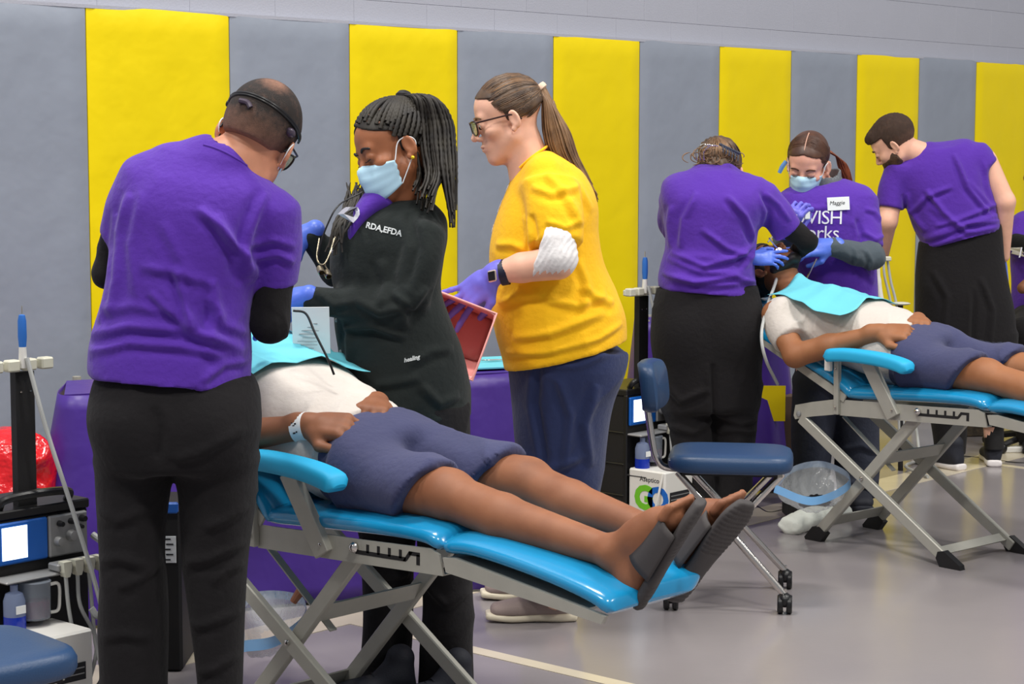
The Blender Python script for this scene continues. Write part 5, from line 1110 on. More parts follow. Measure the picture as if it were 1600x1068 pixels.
pt = [('u', loft([sec(1026, 1182, 445, YD, .15), sec(1019, 1190, 490, YD, .165), sec(1017, 1193, 540, YD, .165), sec(1026, 1190, 590, YD, .155), sec(1034, 1186, 640, YD, .14)], rc=.02, ex=2.3), 0),
      ('u', loft([sec(1026, 1110, 600, YD, .11), sec(1040, 1116, 660, YD, .10), sec(1052, 1118, 720, YD, .09), sec(1062, 1122, 790, YD, .085)], rc=.01), .03),
      ('u', loft([sec(1104, 1188, 600, YD, .11), sec(1116, 1184, 660, YD, .10), sec(1120, 1178, 720, YD, .09), sec(1122, 1174, 790, YD, .085)], rc=.01), .03), ('u', ell(P(1066, 520, YD-.06), (.10, .10, .12)), .06), ('u', ell(P(1146, 520, YD-.06), (.10, .10, .12)), .06)]
rg = [([(1106, 560), (1110, 640), (1118, 760)], -.010, .010), ([(1035, 590), (1060, 620), (1100, 600)], .007, .013), ([(1115, 640), (1150, 655), (1182, 650)], .008, .012), ([(1118, 670), (1150, 665), (1182, 672)], .007, .012), ([(1045, 660), (1080, 670), (1110, 650)], .007, .012)]
garment('trousers', pt, .008, PANTK, Dp, fold=mkfold(YD, rg, .004, 5, (1, 1, .7), 80))
for x in (1092, 1148):
    q = F(x, 808); shoe((q[0], q[1]-.06, 0), (.1, 1), SHOEK, SOLEL, Dp, .25)
V, Q = sdf_mesh(hair_cap_ops(oD, RD, 1.0, .010, lambda p: np.minimum(-(p[:, 2]-.075), np.maximum(p[:, 1]-.03, -(p[:, 2]+.055))), extra=[(ell((0, -.085, .07), (.065, .04, .045)), .03), (ell((0, -.075, -.01), (.058, .04, .05)), .03)]), .004, fold=lambda V, N: .0015*np.sin(V[:, 0]*260+V[:, 2]*150+5*vnoise(V*14)))
hairD = mesh_obj('hair', V, Q, HAIRBD, Dp)
st = [(0.077*math.sin(a), -0.02-0.07*math.cos(a), -0.045) for a in np.linspace(-1.5, 1.5, 90)]+[(0.08*math.sin(a), .03+.05*math.cos(a), .075) for a in np.linspace(-1.5, 1.5, 90)]
strands('hair_strands', surf_lines(HD, st, (.005, -.10, .095), 16, .016, .03, .0008), .0022, HAIRBD, hairD, 4)
lns = []
for i in range(90):
    a0 = RNG.uniform(0, 2*math.pi); c_ = P(1114+RNG.normal(0, 16), 248+RNG.normal(0, 6), YD+.02+RNG.normal(0, .01)); r1 = RNG.uniform(.016, .032); tl = RNG.uniform(-.5, .5)
    lns.append(np.array([c_+r1*np.array([math.cos(a0+t)*1.25, .3*math.sin(a0+t+tl), .7*math.sin(a0+t)]) for t in np.linspace(0, 2.6, 12)]))
strands('bun_strands', lns[:60], .0024, HAIRBL, hairD, 4)
SLd = surf_lines(HD, [(RNG.uniform(-.07, .07), RNG.uniform(-.11, -.06), RNG.uniform(-.03, .03)) for _ in range(70)], (.005, -.10, .095), 14, .019, .03, .001); strands('hair_highlights', SLd, .002, HAIRBL, hairD, 4)
cl = MB(); cl.bar(P(1124, 225, YD-.01), P(1156, 240, YD+.01), .018, .010, (0, 1, 0), .003)
for i in range(6):
    a_ = P(1128+4.6*i, 228+2.6*i, YD-.03); cl.tube(spline([a_, a_+[0.004, -.018, -.006], a_+[.002, -.024, -.024]], 4), .0026, 6)
cl.build('claw_clip', mat('clip_slate', (58, 64, 80), .3), hairD)
cl = MB()
for i in range(3): cl.tube(spline([P(1088+6*i, 250, YD-.03), P(1088+6*i, 234+i, YD-.045), P(1098+7*i, 225+i, YD-.045), P(1108+7*i, 228, YD-.03)], 5), .0022, 6)
cl.build('wire_comb', CHROME, hairD)

# ---------------------------------------------------------------- E: masked assistant
YE = 7.98; k = YE/FPX
Ep = person('masked assistant with auburn ponytail and a white name sticker on her purple tee', P(1300, 800, YE)*[1, 1, 0])
oE = P(1262, 258, YE); RE = frame((-0.08, -0.48, 0.88), (-0.34, -0.82, -0.48)); HE = HL(oE, RE, 1.03)
nbE = P(1292, 300, YE+.04)
V1, Q1 = sdf_mesh(head_ops(oE, RE, 1.03, neck=nbE, nr=.048, jaw=.95), .0035)
V2, Q2 = sdf_mesh([('u', loft([sec(1240, 1360, 520, YE, .10), sec(1235, 1355, 400, YE, .10), sec(1250, 1340, 310, YE, .06)], rc=.04), 0), ('u', caps(P(1270, 540, YE), P(1265, 780, YE), .07, .045), .02), ('u', caps(P(1330, 540, YE), P(1335, 760, YE), .07, .045), .02), ], .01)
bodyE = mesh_obj('body', *join_meshes([(V1, Q1), (V2, Q2)]), SKD, Ep)
brows(HE, bodyE, HAIRE, -.002); mask_obj(oE, RE, 1.03, Ep, MASKM, LOOPM)
for sx in (-1, 1): MB().tube(spline([HE(sx*0.019, 0.0925, 0.0), HE(sx*0.031, 0.0935, -0.0015), HE(sx*0.045, 0.087, 0.001)], 4), 0.0013, 5).build('eyelash', HAIRK, bodyE)
tee = [('u', loft([sec(1246, 1372, 560, YE, .15), sec(1246, 1372, 480, YE, .14), sec(1240, 1368, 420, YE, .135), sec(1228, 1362, 360, YE, .13), sec(1220, 1358, 320, YE, .12), sec(1236, 1346, 296, YE+.01, .09), sec(1268, 1322, 282, YE+.03, .06)], rc=.012, ex=2.2), 0),
       ('u', caps(P(1238, 312, YE), P(1345, 312, YE), .050, .052), .05),
       ('u', loft([(P(1346, 314, YE-.01), .058, .060), (P(1354, 350, YE-.04), .058, .056), (P(1358, 388, YE-.08), .056, .056)], rc=.008), .04),
       ('u', loft([(P(1238, 312, YE-.01), .054, .058), (P(1228, 340, YE-.04), .050, .052), (P(1224, 370, YE-.06), .046, .05)], rc=.008), .04),
       ('s', caps(nbE+[-.02, -.02, .03], P(1275, 262, YE-.06), .052, .05), .006)]
rg = [([(1330, 340), (1338, 365), (1336, 388)], -.007, .011), ([(1320, 390), (1340, 420), (1360, 440)], .006, .012), ([(1250, 320), (1270, 325), (1290, 320)], .004, .011), ([(1340, 360), (1360, 372), (1376, 366)], .006, .010), ([(1345, 325), (1362, 330), (1374, 345)], .005, .01)]
tE, VE_, QE_ = garment('tee_shirt', tee, .006, TEEP, Ep, fold=mkfold(YE, rg, .0032, 7, (1, 1, .6), 91))
bvE = bvh(VE_, QE_)
Rt = np.array([nrm((1, 0, -.01)), nrm((0.03, 0, 1)), nrm((0, -1, 0))]).T
text_mesh('WISH', .076, Rt, P(1256, 352, YE-.3), WHITEINK, 'print', tE, .0006, bvE, (0, 1, 0), .002, spacing=.92)
text_mesh('works', .076, Rt, P(1248, 376, YE-.3), WHITEINK, 'print', tE, .0006, bvE, (0, 1, 0), .002, spacing=.95)
q = on_surf(bvE, 1310, 318, YE-.2, .012); Rn = np.array([nrm((.99, .02, .05)), nrm((-.05, .12, .99)), nrm((.0, -.99, .12))])
tg = MB().box(q, (.088, .052, .0014), np.array([Rn[0], Rn[1], Rn[2]]).T, .0004).build('name_sticker', PAPER, tE, smooth=False)
text_mesh('Maggie', .022, np.array([Rn[0], Rn[1], Rn[2]]).T, q+Rn[0]*-.036+Rn[1]*-.004+Rn[2]*.0012, INK, 'handwriting', tg, .0003, italic=.25)
cg = [('u', loft([(P(1296, 300, YE+.02), .066, .060), (P(1292, 286, YE+.01), .062, .056), (P(1290, 268, YE+.01), .062, .056)], rc=.01), 0), ('s', loft([(P(1296, 305, YE+.02), .052, .046), (P(1288, 250, YE-.01), .052, .048)], rc=.01), .004), ('s', caps(P(1250, 262, YE-.12), P(1262, 262, YE-.08), .07), .01)]
garment('collar', cg, .004, mat('collar_grey', (112, 116, 120), .85, bump=WEAVE), Ep)
gs = [('u', caps(P(1357, 382, YE-.08), P(1362, 402, YE-.13), .043, .047), 0), ('u', caps(P(1362, 402, YE-.13), P(1300, 386, YE-.20), .048, .038), .02)]
garment('long_sleeve', gs, .0055, SLEEVEG, Ep, fold=mkfold(YE, [([(1340, 385), (1350, 405), (1345, 425)], .006, .009), ([(1320, 380), (1325, 400), (1320, 415)], .004, .008)], .004, 11, (1, 1, 1), 8))
gs = [('u', caps(P(1222, 360, YE-.05), P(1225, 385, YE-.10), .044, .040), 0), ('u', caps(P(1225, 385, YE-.10), P(1240, 345, YE-.22), .038, .030), .02)]
garment('long_sleeve', gs, .0055, SLEEVEG, Ep)
w1 = P(1297, 385, YE-.205); glove_obj(hand_ops(w1, (-.88, -.2, -.05), (.1, -.75, .6), -1, curl=(.35, .5, .6, .7), s_=.98), (w1, P(1306, 386, YE-.195), .033, .040), GLOVEB, Ep)
w2 = P(1230, 356, YE-.225); glove_obj(hand_ops(w2, (.35, -.45, .8), (-.3, -.8, .35), 1, curl=(.9, 1.0, 1.1, 1.1), thumb=(.8, .5), s_=.92), (w2, P(1235, 357, YE-.21), .027, .030), GLOVE, Ep)
tip = MB().box(P(1261, 336, YE-.27), (.022, .02, .034), None, .004).build('suction_valve', PAPER, Ep, smooth=False)
MB().tube(spline([P(1254, 330, YE-.27), P(1222, 352, YE-.30), P(1200, 378, YE-.34)], 5), .003, 8).build('suction_tip', WHITEP, tip)
MB().tube(spline([P(1276, 404, YE-.26), P(1268, 420, YE-.27), P(1260, 436, YE-.28)], 4), .003, 8).build('mirror_handle', CHROME, Ep)
pt = [('u', loft([sec(1246, 1374, 470, YE, .14), sec(1244, 1376, 540, YE, .15), sec(1244, 1374, 600, YE, .14)], rc=.02, ex=2.3), 0), ('u', loft([sec(1240, 1306, 590, YE, .10), sec(1238, 1300, 680, YE, .09), sec(1236, 1292, 780, YE, .08)], rc=.01), .03), ('u', loft([sec(1302, 1374, 590, YE, .10), sec(1304, 1374, 680, YE, .09), sec(1308, 1370, 775, YE, .085)], rc=.01), .03)]
garment('trousers', pt, .008, JEAN, Ep, fold=mkfold(YE, [([(1310, 740), (1340, 755), (1368, 745)], .010, .012), ([(1310, 700), (1340, 690), (1370, 705)], .006, .012)], .006, 6, (1, 1, .7), 33))
q = F(1262, 800); shoe((q[0], q[1]+.1, 0), (-.2, -1), SHOEK, SHOEK, Ep, .25); q = F(1340, 792); shoe((q[0], q[1]+.1, 0), (0, -1), SHOEK, SHOEK, Ep, .25)
V, Q = sdf_mesh(hair_cap_ops(oE, RE, 1.03, .004, lambda p: np.minimum(-(p[:, 2]-.082-.1*(p[:, 1]-.05)+.30*np.abs(p[:, 0])), np.maximum(p[:, 1]-.014-.4*np.maximum(0, p[:, 2]-.02), -(p[:, 2]+.03)))), .0035)
hairE = mesh_obj('hair', V, Q, HAIRE, Ep)
kn = (0.0, -.112, .03); starts = []
for s in (-1, 1):
    for t in np.linspace(0, 1, 110): starts.append((s*.003, .074-.080*t, .094+.034*math.sin(t*1.5)))
lines = []
for s0 in starts:
    s = math.copysign(1, s0[0]); mid = (s*.079, -.01+s0[1]*.3-.01, .035+.03*RNG.uniform(-1, 1)); a = surf_lines(HE, [s0], mid, 9, .0055, 0)[0]; b = surf_lines(HE, [mid], kn, 9, .0055, 0)[0]; lines.append(np.array(spline(list(a[:-2])+list(b[1:]), 2)))
strands('hair_strands', lines, .0018, HAIRE, hairE, 4)
MB().tube([HE(*(np.array([0, -.018, .045])+d_/np.linalg.norm(d_/np.array([.08, .1005, .0865])))) for d_ in [nrm((0, math.cos(t), math.sin(t))) for t in np.linspace(.55, 1.6, 9)]], .0022, 6).build('parting', mat('scalp_fair', (205, 160, 140), .6), hairE)
knw = HE(*kn); lines = []
for i in range(160):
    a = RNG.uniform(0, 2*math.pi); r_ = math.sqrt(RNG.uniform(0, 1)); e1, e2 = math.cos(a)*r_, math.sin(a)*r_
    lines.append(np.array(spline([knw, P(1308+6*e1, 244+5*e1, YE+.09+.02*e2), P(1318+8*e1, 262, YE+.11+.025*e2), P(1327+5*e1, 285+RNG.uniform(-6, 8), YE+.12+.02*e2)], 6)))
strands('ponytail', lines, .0024, HAIRR, hairE, 4)
MB().prism([HE(.070, .062, .045), HE(.082, .085, .030), HE(.088, .100, .010), HE(.082, .098, .008), HE(.074, .078, .024), HE(.064, .06, .038)], (-0.006, .01, .004)).build('visor', mat('visor_blue', (90, 130, 180), .2), Ep)

# ---------------------------------------------------------------- F: bearded man at the right
YF = 8.95; k = YF/FPX
Fp = person('bearded man in purple tee and black trousers standing at the right, looking down', P(1520, 722, YF)*[1, 1, 0])
oF = P(1398, 226, YF-.02); RF = frame((-.60, .10, .79), (-.68, .30, -.66)); HF = HL(oF, RF, 1.03)
nbF = P(1438, 244, YF)
V1, Q1 = sdf_mesh(head_ops(oF, RF, 1.03, neck=nbF, nr=.055, nrb=.066, jaw=1.05), .0038)
sk = [('u', loft([sec(1450, 1560, 400, YF, .10), sec(1440, 1540, 320, YF, .10), sec(1430, 1530, 260, YF, .08)], rc=.04), 0), ('u', caps(P(1394, 312, YF-.02), P(1386, 345, YF-.04), .045, .046), .02), ('u', caps(P(1386, 345, YF-.04), P(1378, 400, YF+.08), .045, .030), .015),
      ('u', caps(P(1540, 250, YF-.02), P(1570, 315, YF-.05), .050, .046), .02), ('u', caps(P(1570, 315, YF-.05), P(1568, 400, YF+.02), .046, .028), .015), ('u', caps(P(1480, 520, YF), P(1488, 690, YF), .07, .04), .02), ('u', caps(P(1550, 520, YF), P(1552, 690, YF), .07, .04), .02)]
V2, Q2 = sdf_mesh(sk, .006)
bodyF = mesh_obj('body', *join_meshes([(V1, Q1), (V2, Q2)]), SKC, Fp)
brows(HF, bodyF, HAIRF); eyes(HF, bodyF)
tee = [('u', loft([sec(1441, 1564, 395, YF, .15), sec(1438, 1562, 365, YF, .15), sec(1428, 1556, 345, YF, .145), sec(1415, 1548, 310, YF, .14), sec(1402, 1544, 275, YF, .13), sec(1402, 1536, 250, YF, .11), sec(1425, 1515, 232, YF, .085)], rc=.012, ex=2.2), 0),
       ('u', caps(P(1410, 262, YF), P(1525, 246, YF), .058, .060), .05), ('u', caps(P(1438, 244, YF), P(1500, 238, YF), .056, .056), .04),
       ('u', loft([(P(1404, 262, YF-.01), .060, .066), (P(1394, 295, YF-.02), .062, .062), (P(1391, 325, YF-.03), .060, .060)], rc=.006), .04),
       ('u', loft([(P(1522, 240, YF-.01), .058, .062), (P(1544, 262, YF-.03), .050, .058)], u=(.8, 0, .5), rc=.006), .04),
       ('i', half(P(1500, 371, YF), (.26, 0, -1)), .003), ('s', caps(nbF+[-.05, -.01, .04], oF, .060, .05), .006)]
rg = [([(1438, 295), (1465, 330), (1500, 362)], .011, .011), ([(1482, 240), (1500, 290), (1538, 335)], .010, .011), ([(1418, 335), (1440, 305), (1478, 290)], .008, .011), ([(1452, 352), (1490, 340), (1550, 318)], .009, .011), ([(1445, 374), (1500, 348), (1558, 344)], .010, .010), ([(1412, 300), (1420, 330), (1440, 360)], .009, .011), ([(1440, 372), (1480, 350), (1556, 335)], .008, .012), ([(1450, 382), (1500, 362), (1558, 350)], .006, .010), ([(1500, 280), (1530, 310), (1550, 330)], .005, .012), ([(1445, 320), (1480, 350), (1510, 360)], .005, .013), ([(1530, 250), (1535, 290), (1552, 330)], .005, .012)]
tF, VF, QF = garment('tee_shirt', tee, .007, TEEP, Fp, fold=mkfold(YF, rg, .0045, 6, (1, 1, .6), 101))
pt = [('u', loft([sec(1440, 1564, 352, YF, .13), sec(1434, 1566, 400, YF, .14), sec(1432, 1576, 450, YF, .15), sec(1432, 1586, 510, YF, .15), sec(1438, 1588, 550, YF, .14)], rc=.015, ex=2.3), 0), ('u', loft([sec(1436, 1514, 520, YF, .11), sec(1448, 1512, 600, YF, .09), sec(1462, 1508, 710, YF, .08)], rc=.01), .03), ('u', loft([sec(1508, 1590, 520, YF, .11), sec(1520, 1582, 600, YF, .09), sec(1533, 1574, 664, YF, .075)], rc=.01), .03), ('i', half(P(1500, 362, YF), (-.26, 0, 1)), .004)]
rg = [([(1510, 450), (1508, 520), (1512, 600)], -.009, .012), ([(1450, 420), (1470, 460), (1465, 520)], .007, .013), ([(1520, 430), (1540, 480), (1535, 540)], .007, .013)]
garment('trousers', pt, .008, PANTK, Fp, fold=mkfold(YF, rg, .004, 5, (1, 1, .6), 110))
MB().tube([P(1553, 655, YF), P(1553, 700, YF)], .045, 16).build('sock', BLACKM, Fp)
q = F(1552, 728); shoe((q[0], q[1]-.02, 0), (.12, 1), SHOEK, SOLEL, Fp, .29); q = F(1500, 734); shoe((q[0]-.0, q[1]-.02, 0), (-.55, .8), SHOEK, SOLEL, Fp, .29)
MB().tube(spline([P(1563, 392, YF+.03), P(1569, 425, YF+.04), P(1571, 452, YF+.05)], 4), [.018]*4+[.016]*4+[.008], 10).build('glove', GLOVEB, Fp)
V, Q = sdf_mesh(hair_cap_ops(oF, RF, 1.03, .007, lambda p: np.minimum(-(p[:, 2]-.066+.1*np.abs(p[:, 0])), np.maximum(p[:, 1]-.018, -(p[:, 2]+.030))), extra=[(ell((0, .05, .085), (.05, .045, .026)), .02)]), .0038, fold=lambda V, N: .003*(vnoise(V*[150, 150, 40])-.5))
hF = short_hair('hair', V, Q, oF, RF, 1.03, (60, 42, 32), (120, 88, 68), Fp, nape=-.03)
bd = head_ops(oF, RF, 1.055, None, jaw=1.05); bd = bd[2:8]+[bd[9]]; bd = [('u', b[1], b[2]) for b in bd]
V, Q = sdf_mesh(bd+[('i', (None, None, lambda p: (lambda q: np.maximum(np.maximum(q[:, 2]+.036-.9*np.maximum(0, .045-q[:, 1]), -(q[:, 1]-.004)), -(.0+q[:, 2]+.14)))(((p-np.array(oF))@RF)/1.03)*1.03), .006)], .0038, fold=lambda V, N: .003*(vnoise(V*90)))
mesh_obj('beard', V, Q, HAIRF, Fp)

# ---------------------------------------------------------------- G: seated person cut by the right edge
YG = 9.7
Gp = person('partly visible seated person in purple tee at the right edge, behind the bearded man', P(1630, 690, YG)*[1, 1, 0])
nbG = P(1628, 325, YG)
oG = P(1628, 275, YG); RG = frame((0, 0, 1), (-.3, -.9, -.3))
V1, Q1 = sdf_mesh(head_ops(oG, RG, 1.0, neck=nbG), .006)
V2, Q2 = sdf_mesh([('u', loft([sec(1600, 1660, 470, YG, .09), sec(1595, 1665, 340, YG, .08)], rc=.04), 0), ('u', caps(P(1610, 440, YG-.28), P(1598, 450, YG-.30), .03, .028), 0)], .01)
mesh_obj('body', *join_meshes([(V1, Q1), (V2, Q2)]), SKP, Gp)
V, Q = sdf_mesh(hair_cap_ops(oG, RG, 1.0, .008, lambda p: np.minimum(-(p[:, 2]-.07), np.maximum(p[:, 1]-.02, -(p[:, 2]+.04)))), .006); mesh_obj('hair', V, Q, HAIRK, Gp)
tee = [('u', loft([sec(1580, 1680, 500, YG, .14), sec(1582, 1678, 440, YG, .14), sec(1584, 1676, 370, YG, .12), sec(1600, 1660, 335, YG, .08)], rc=.02), 0), ('u', caps(P(1600, 350, YG), P(1660, 350, YG), .055), .05), ('u', caps(P(1600, 352, YG-.03), P(1590, 382, YG-.06), .062, .058), .04), ('u', caps(P(1655, 352, YG-.03), P(1668, 400, YG-.06), .06, .055), .04)]
tG, VG, QG = garment('tee_shirt', tee, .008, TEEP, Gp, fold=mkfold(YG, [], .004, 6, (1, 1, .6), 77))
text_mesh('Me', .07, np.array([(1, 0, 0), (0, 0, 1), (0, -1, 0)]).T.astype(float), P(1590, 402, YG-.4), WHITEINK, 'print', tG, .0006, bvh(VG, QG), (0, 1, 0), .002, italic=.2)
garment('long_sleeve', [('u', caps(P(1588, 378, YG-.10), P(1625, 384, YG-.26), .042, .036), 0)], .008, SLEEVEK, Gp)
pt = [('u', caps(P(1610, 500, YG-.02), P(1598, 520, YG-.38), .095, .075), 0), ('u', caps(P(1660, 500, YG-.02), P(1665, 520, YG-.38), .095, .075), .02), ('u', caps(P(1600, 522, YG-.40), P(1604, 680, YG-.34), .07, .05), .03), ('u', caps(P(1665, 522, YG-.40), P(1668, 680, YG-.34), .07, .05), .03)]
garment('trousers', pt, .01, PANTK, Gp)
for x in (1612, 1672):
    q = P(x, 690, YG-.3); shoe((q[0], q[1]+.1, 0), (-.1, -1), SHOEK, SHOEK, Gp, .26)

# ---------------------------------------------------------------- patients lying in the chairs
def patient(label, CH0, skin, ang, far=False):
    ca_, sa_ = math.cos(ang), math.sin(ang)
    def CH(s, t, z):
        if s < .25:
            x, y = s-.25, z-.66; w_ = min(1, -x/.12); a = ang*w_; s, z = .25+x*math.cos(a)+y*math.sin(a), .66-x*math.sin(a)+y*math.cos(a)
        return CH0(s, t, z)
    s_dir = nrm(CH0(1, 0, 0)-CH0(0, 0, 0)); t_dir = nrm(CH0(0, 1, 0)-CH0(0, 0, 0)); up = np.array([0, 0, 1.0])
    root = person(label, CH(.25, .2, .60))
    hp = CH(-.395, .20, .935); fw = -s_dir*(.22-ang*.7)+up*.97; upv = -s_dir*.95+up*(.12+ang); R = frame(upv, fw); H = HL(hp, R, 1.0)
    hops = head_ops(hp, R, 1.0, neck=CH(-.25, .20, .845), nr=.058)
    hops.append(('s', tf(ell((0, .098, -.058), (.017, .016, .009)), hp, R), .004))
    V1, Q1 = sdf_mesh(hops, .0035)
    tor = [('u', loft([(CH(-.20, .2, .80), .16, .07), (CH(0, .2, .735), .15, .085), (CH(.2, .2, .71), .15, .085), (CH(.34, .2, .685), .15, .075)], u=t_dir, rc=.04), 0), ('u', caps(CH(-.18, .06, .80), CH(-.18, .34, .80), .055), .04)]
    # legs
    for (hx, kn, an, he, to) in ((CH(.36, .10, .690), CH(.695, .085, .672), CH(1.17, .10, .605), CH(1.222, .10, .553), CH(1.325, .11, .715)), (CH(.36, .30, .690), CH(.715, .33, .672), CH(1.125, .315, .605), CH(1.172, .305, .525), CH(1.285, .345, .690))):
        tor += [('u', caps(hx, kn, .082, .058), .03), ('u', ell(kn+up*.006, (.058, .058, .052)), .02)]
        calf = kn*.66+an*.34-up*.008
        tor += [('u', caps(kn, calf, .052, .053), .015), ('u', caps(calf, an, .052, .033), .015), ('u', ell(an+up*.004-t_dir*.026, (.012, .012, .013)), .012), ('u', caps(an, he, .033, .030), .02),
                ('u', caps(he+s_dir*.0, an*.3+to*.7+up*.0, .030, .032), .02), ('u', caps(an*.6+to*.4, to*.9+he*.1, .034, .028), .02), ('u', caps(an, an*.5+to*.5, .034, .034), .02)]
        fd = nrm(to-he)
        for i in range(5): o_ = to*.93+he*.07+t_dir*(.032-.016*i); tor.append(('u', caps(o_, o_+fd*(.040-.004*abs(i)), .0115 if i else .0135, .010), .004))
    V2, Q2 = sdf_mesh(tor, .0065)
    # arms with clasped hands
    arm = []
    elN, wrN = CH(-.045, -.050, .672), CH0(.262, .050, .792)
    elF, wrF = CH(.0, .39, .71), CH0(.268, .265, .822)
    V3, Q3 = sdf_mesh([('u', caps(CH(-.20, .005, .80), elN, .052, .043), .0), ('u', caps(elN, elN*.6+wrN*.4, .043, .043), .02), ('u', caps(elN*.6+wrN*.4, wrN, .042, .027), .02)]+hand_ops(wrN, nrm(s_dir*.95+t_dir*.30+up*.03), nrm(up*.80-t_dir*.50), 1, curl=(.75, .85, .95, 1.0), thumb=(.15, .3), s_=1.12), .0032)
    V4, Q4 = sdf_mesh([('u', caps(CH(-.20, .40, .80), elF, .052, .043), .0), ('u', caps(elF, wrF, .043, .027), .02)]+hand_ops(wrF, nrm(s_dir*.55-t_dir*.72-up*.02), nrm(up*.95+s_dir*.1), -1, curl=(.75, .8, .9, .9), thumb=(.2, .3), s_=1.05), .0032)
    body = mesh_obj('body', *join_meshes([(V1, Q1), (V2, Q2), (V3, Q3), (V4, Q4)]), skin, root)
    brows(H, body, HAIRK); MB().ball(H(0, .078, -.058), (.016, .012, .010), R, 12, 8).build('mouth', mat('mouth', (110, 40, 44), .4), body)
    V, Q = sdf_mesh(hair_cap_ops(hp, R, 1.0, .008, lambda p: np.minimum(-(p[:, 2]-.07+.1*np.abs(p[:, 0])), np.maximum(p[:, 1]-.02, -(p[:, 2]+.040)))), .004, fold=lambda V, N: .003*vnoise(V*120)); mesh_obj('hair', V, Q, HAIRK, root)
    bd = [('u', b[1], b[2]) for b in head_ops(hp, R, 1.04, None)[2:8]]
    V, Q = sdf_mesh(bd+[('i', (None, None, lambda p: (lambda q: np.maximum(q[:, 2]+.050-.9*np.maximum(0, .05-q[:, 1]), -(q[:, 1]+.002)))(((p-hp)@R))), .006)], .004); mesh_obj('beard', V, Q, HAIRK, root)
    # tee
    tt = [('u', loft([(CH(-.245, .2, .815), .13, .062), (CH(-.20, .2, .800), .185, .090), (CH(-.08, .2, .768), .180, .112), (CH(.06, .2, .752), .172, .128), (CH(.18, .2, .735), .172, .126), (CH(.30, .2, .708), .174, .118), (CH(.36, .2, .70), .172, .112)], u=t_dir, rc=.02, ex=2.3), 0), ('u', caps(CH(-.20, .03, .80), CH(-.20, .37, .80), .062), .05),
          ('u', loft([(CH(-.205, .03, .80), .066, .070), (CH(-.15, .0, .760), .064, .068), (CH(-.095, -.022, .715), .060, .066)], u=t_dir, rc=.006), .03), ('u', loft([(CH(-.205, .37, .80), .066, .070), (CH(-.06, .445, .73), .060, .062)], u=t_dir, rc=.006), .03),
          ('s', caps(CH(-.27, .2, .86), CH(-.33, .2, .90), .062), .006), ('i', half(CH(.335, .2, .70), s_dir+up*.15), .003)]
    def fold(V, N):
        q = (V-CH0(0, 0, 0)); a = q@s_dir; b = q@t_dir; z = V[:, 2]
        w_ = vnoise(V*4+3)*2.2; f_ = (1-np.abs(2*vnoise(np.stack([a*13+w_, b*5, z*5], -1))-1))**2
        return .010*(f_-.35)+.0025*(vnoise(V*24)-.5)
    tS, Vt, Qt = garment('tee_shirt', tt, .006, TEEG, root, fold=fold)
    # shorts
    sh = [('u', loft([(CH(.285, .2, .716), .172, .112), (CH(.36, .2, .700), .180, .116), (CH(.44, .2, .690), .176, .098)], u=t_dir, rc=.03, ex=2.3), 0),
          ('u', loft([(CH(.37, .105, .688), .096, .100), (CH(.50, .095, .680), .092, .084), (CH(.665, .080, .672), .088, .078)], u=t_dir, rc=.006), .035),
          ('u', loft([(CH(.37, .295, .688), .096, .100), (CH(.50, .300, .684), .090, .084), (CH(.665, .325, .678), .084, .078)], u=t_dir, rc=.006), .035),
          ('i', half(CH(.615, .1, .67), s_dir-up*.75), .002), ('s', caps(CH(.52, .2, .80), CH(.72, .205, .72), .016, .03), .03)]
    def fold2(V, N):
        q = (V-CH0(0, 0, 0)); a = q@s_dir; b = q@t_dir; z = V[:, 2]; w_ = vnoise(V*5+9)*1.5
        f_ = (1-np.abs(2*vnoise(np.stack([a*7+w_+b*6, b*9, z*6+a*5], -1))-1))**2
        return .013*(f_-.3)+.002*(vnoise(V*26)-.5)
    sO, Vs, Qs = garment('shorts', sh, .006, SHORT, root, fold=fold2)
    # slide sandals
    if not far:
        for (he, to, nrm_, wid) in ((CH(1.222, .10, .553), CH(1.325, .11, .715), s_dir*.80-up*.45+t_dir*.38, .044), (CH(1.172, .305, .525), CH(1.285, .345, .690), s_dir*.94-up*.5-t_dir*.10, .050)):
            fd = nrm(to-he); nn = np.array(nrm_, float); nn = nrm(nn-fd*(nn@fd)); sd = np.cross(fd, nn); base = he-fd*.042+nn*.036
            L = .285
            secs = [(base+fd*0*1.0, .030, .015), (base+fd*.03, .038, .016), (base+fd*.10, .036, .014), (base+fd*.20, wid, .014), (base+fd*.26, wid*.85, .014), (base+fd*L, wid*.5, .012)]
            def grooves(V, N, base=base, fd=fd, nn=nn):
                a = (V-base)@fd; m_ = np.clip((N@nn)*3-1, 0, 1); g = np.sin(a*2*math.pi/.011); z_ = ((a > .14)&(a < .27))|(a < .07); return -.0016*m_*(g > .2)*z_
            V, Q = sdf_mesh([('u', loft(secs, u=sd, rc=.006, ex=2.6), 0)], .0035, fold=grooves); sl_ = mesh_obj('slide_sandal', V, Q, SLIDE, root)
            # strap arching over the foot
            G = []
            for j, a in enumerate(np.linspace(.085, .205, 9)):
                row = []
                for th in np.linspace(-.12, math.pi+.12, 19):
                    row.append(base+fd*(a+.012*math.sin(th))+sd*(wid+.002)*math.cos(th)*1.02-nn*(.004+.066*(1-.22*(a-.085)/.12)*max(0, math.sin(th))**.8))
                G.append(row)
            so = MB().grid(np.array(G)).build('strap', SLIDE, sl_, sharp=None); solidify(so, .006, 0)
    return root, (elN, wrN), bvh(*join_meshes([(Vt, Qt), (Vs, Qs), (V1, Q1)])), body
P1, H1, bv1, body1 = patient('patient in grey tee and navy shorts with black slides, lying in the foreground chair', CH1, SKP, math.radians(12))
P2, H2, bv2, body2 = patient('patient in pale grey tee and navy shorts lying in the farther chair', CH2, SKP2, math.radians(4))
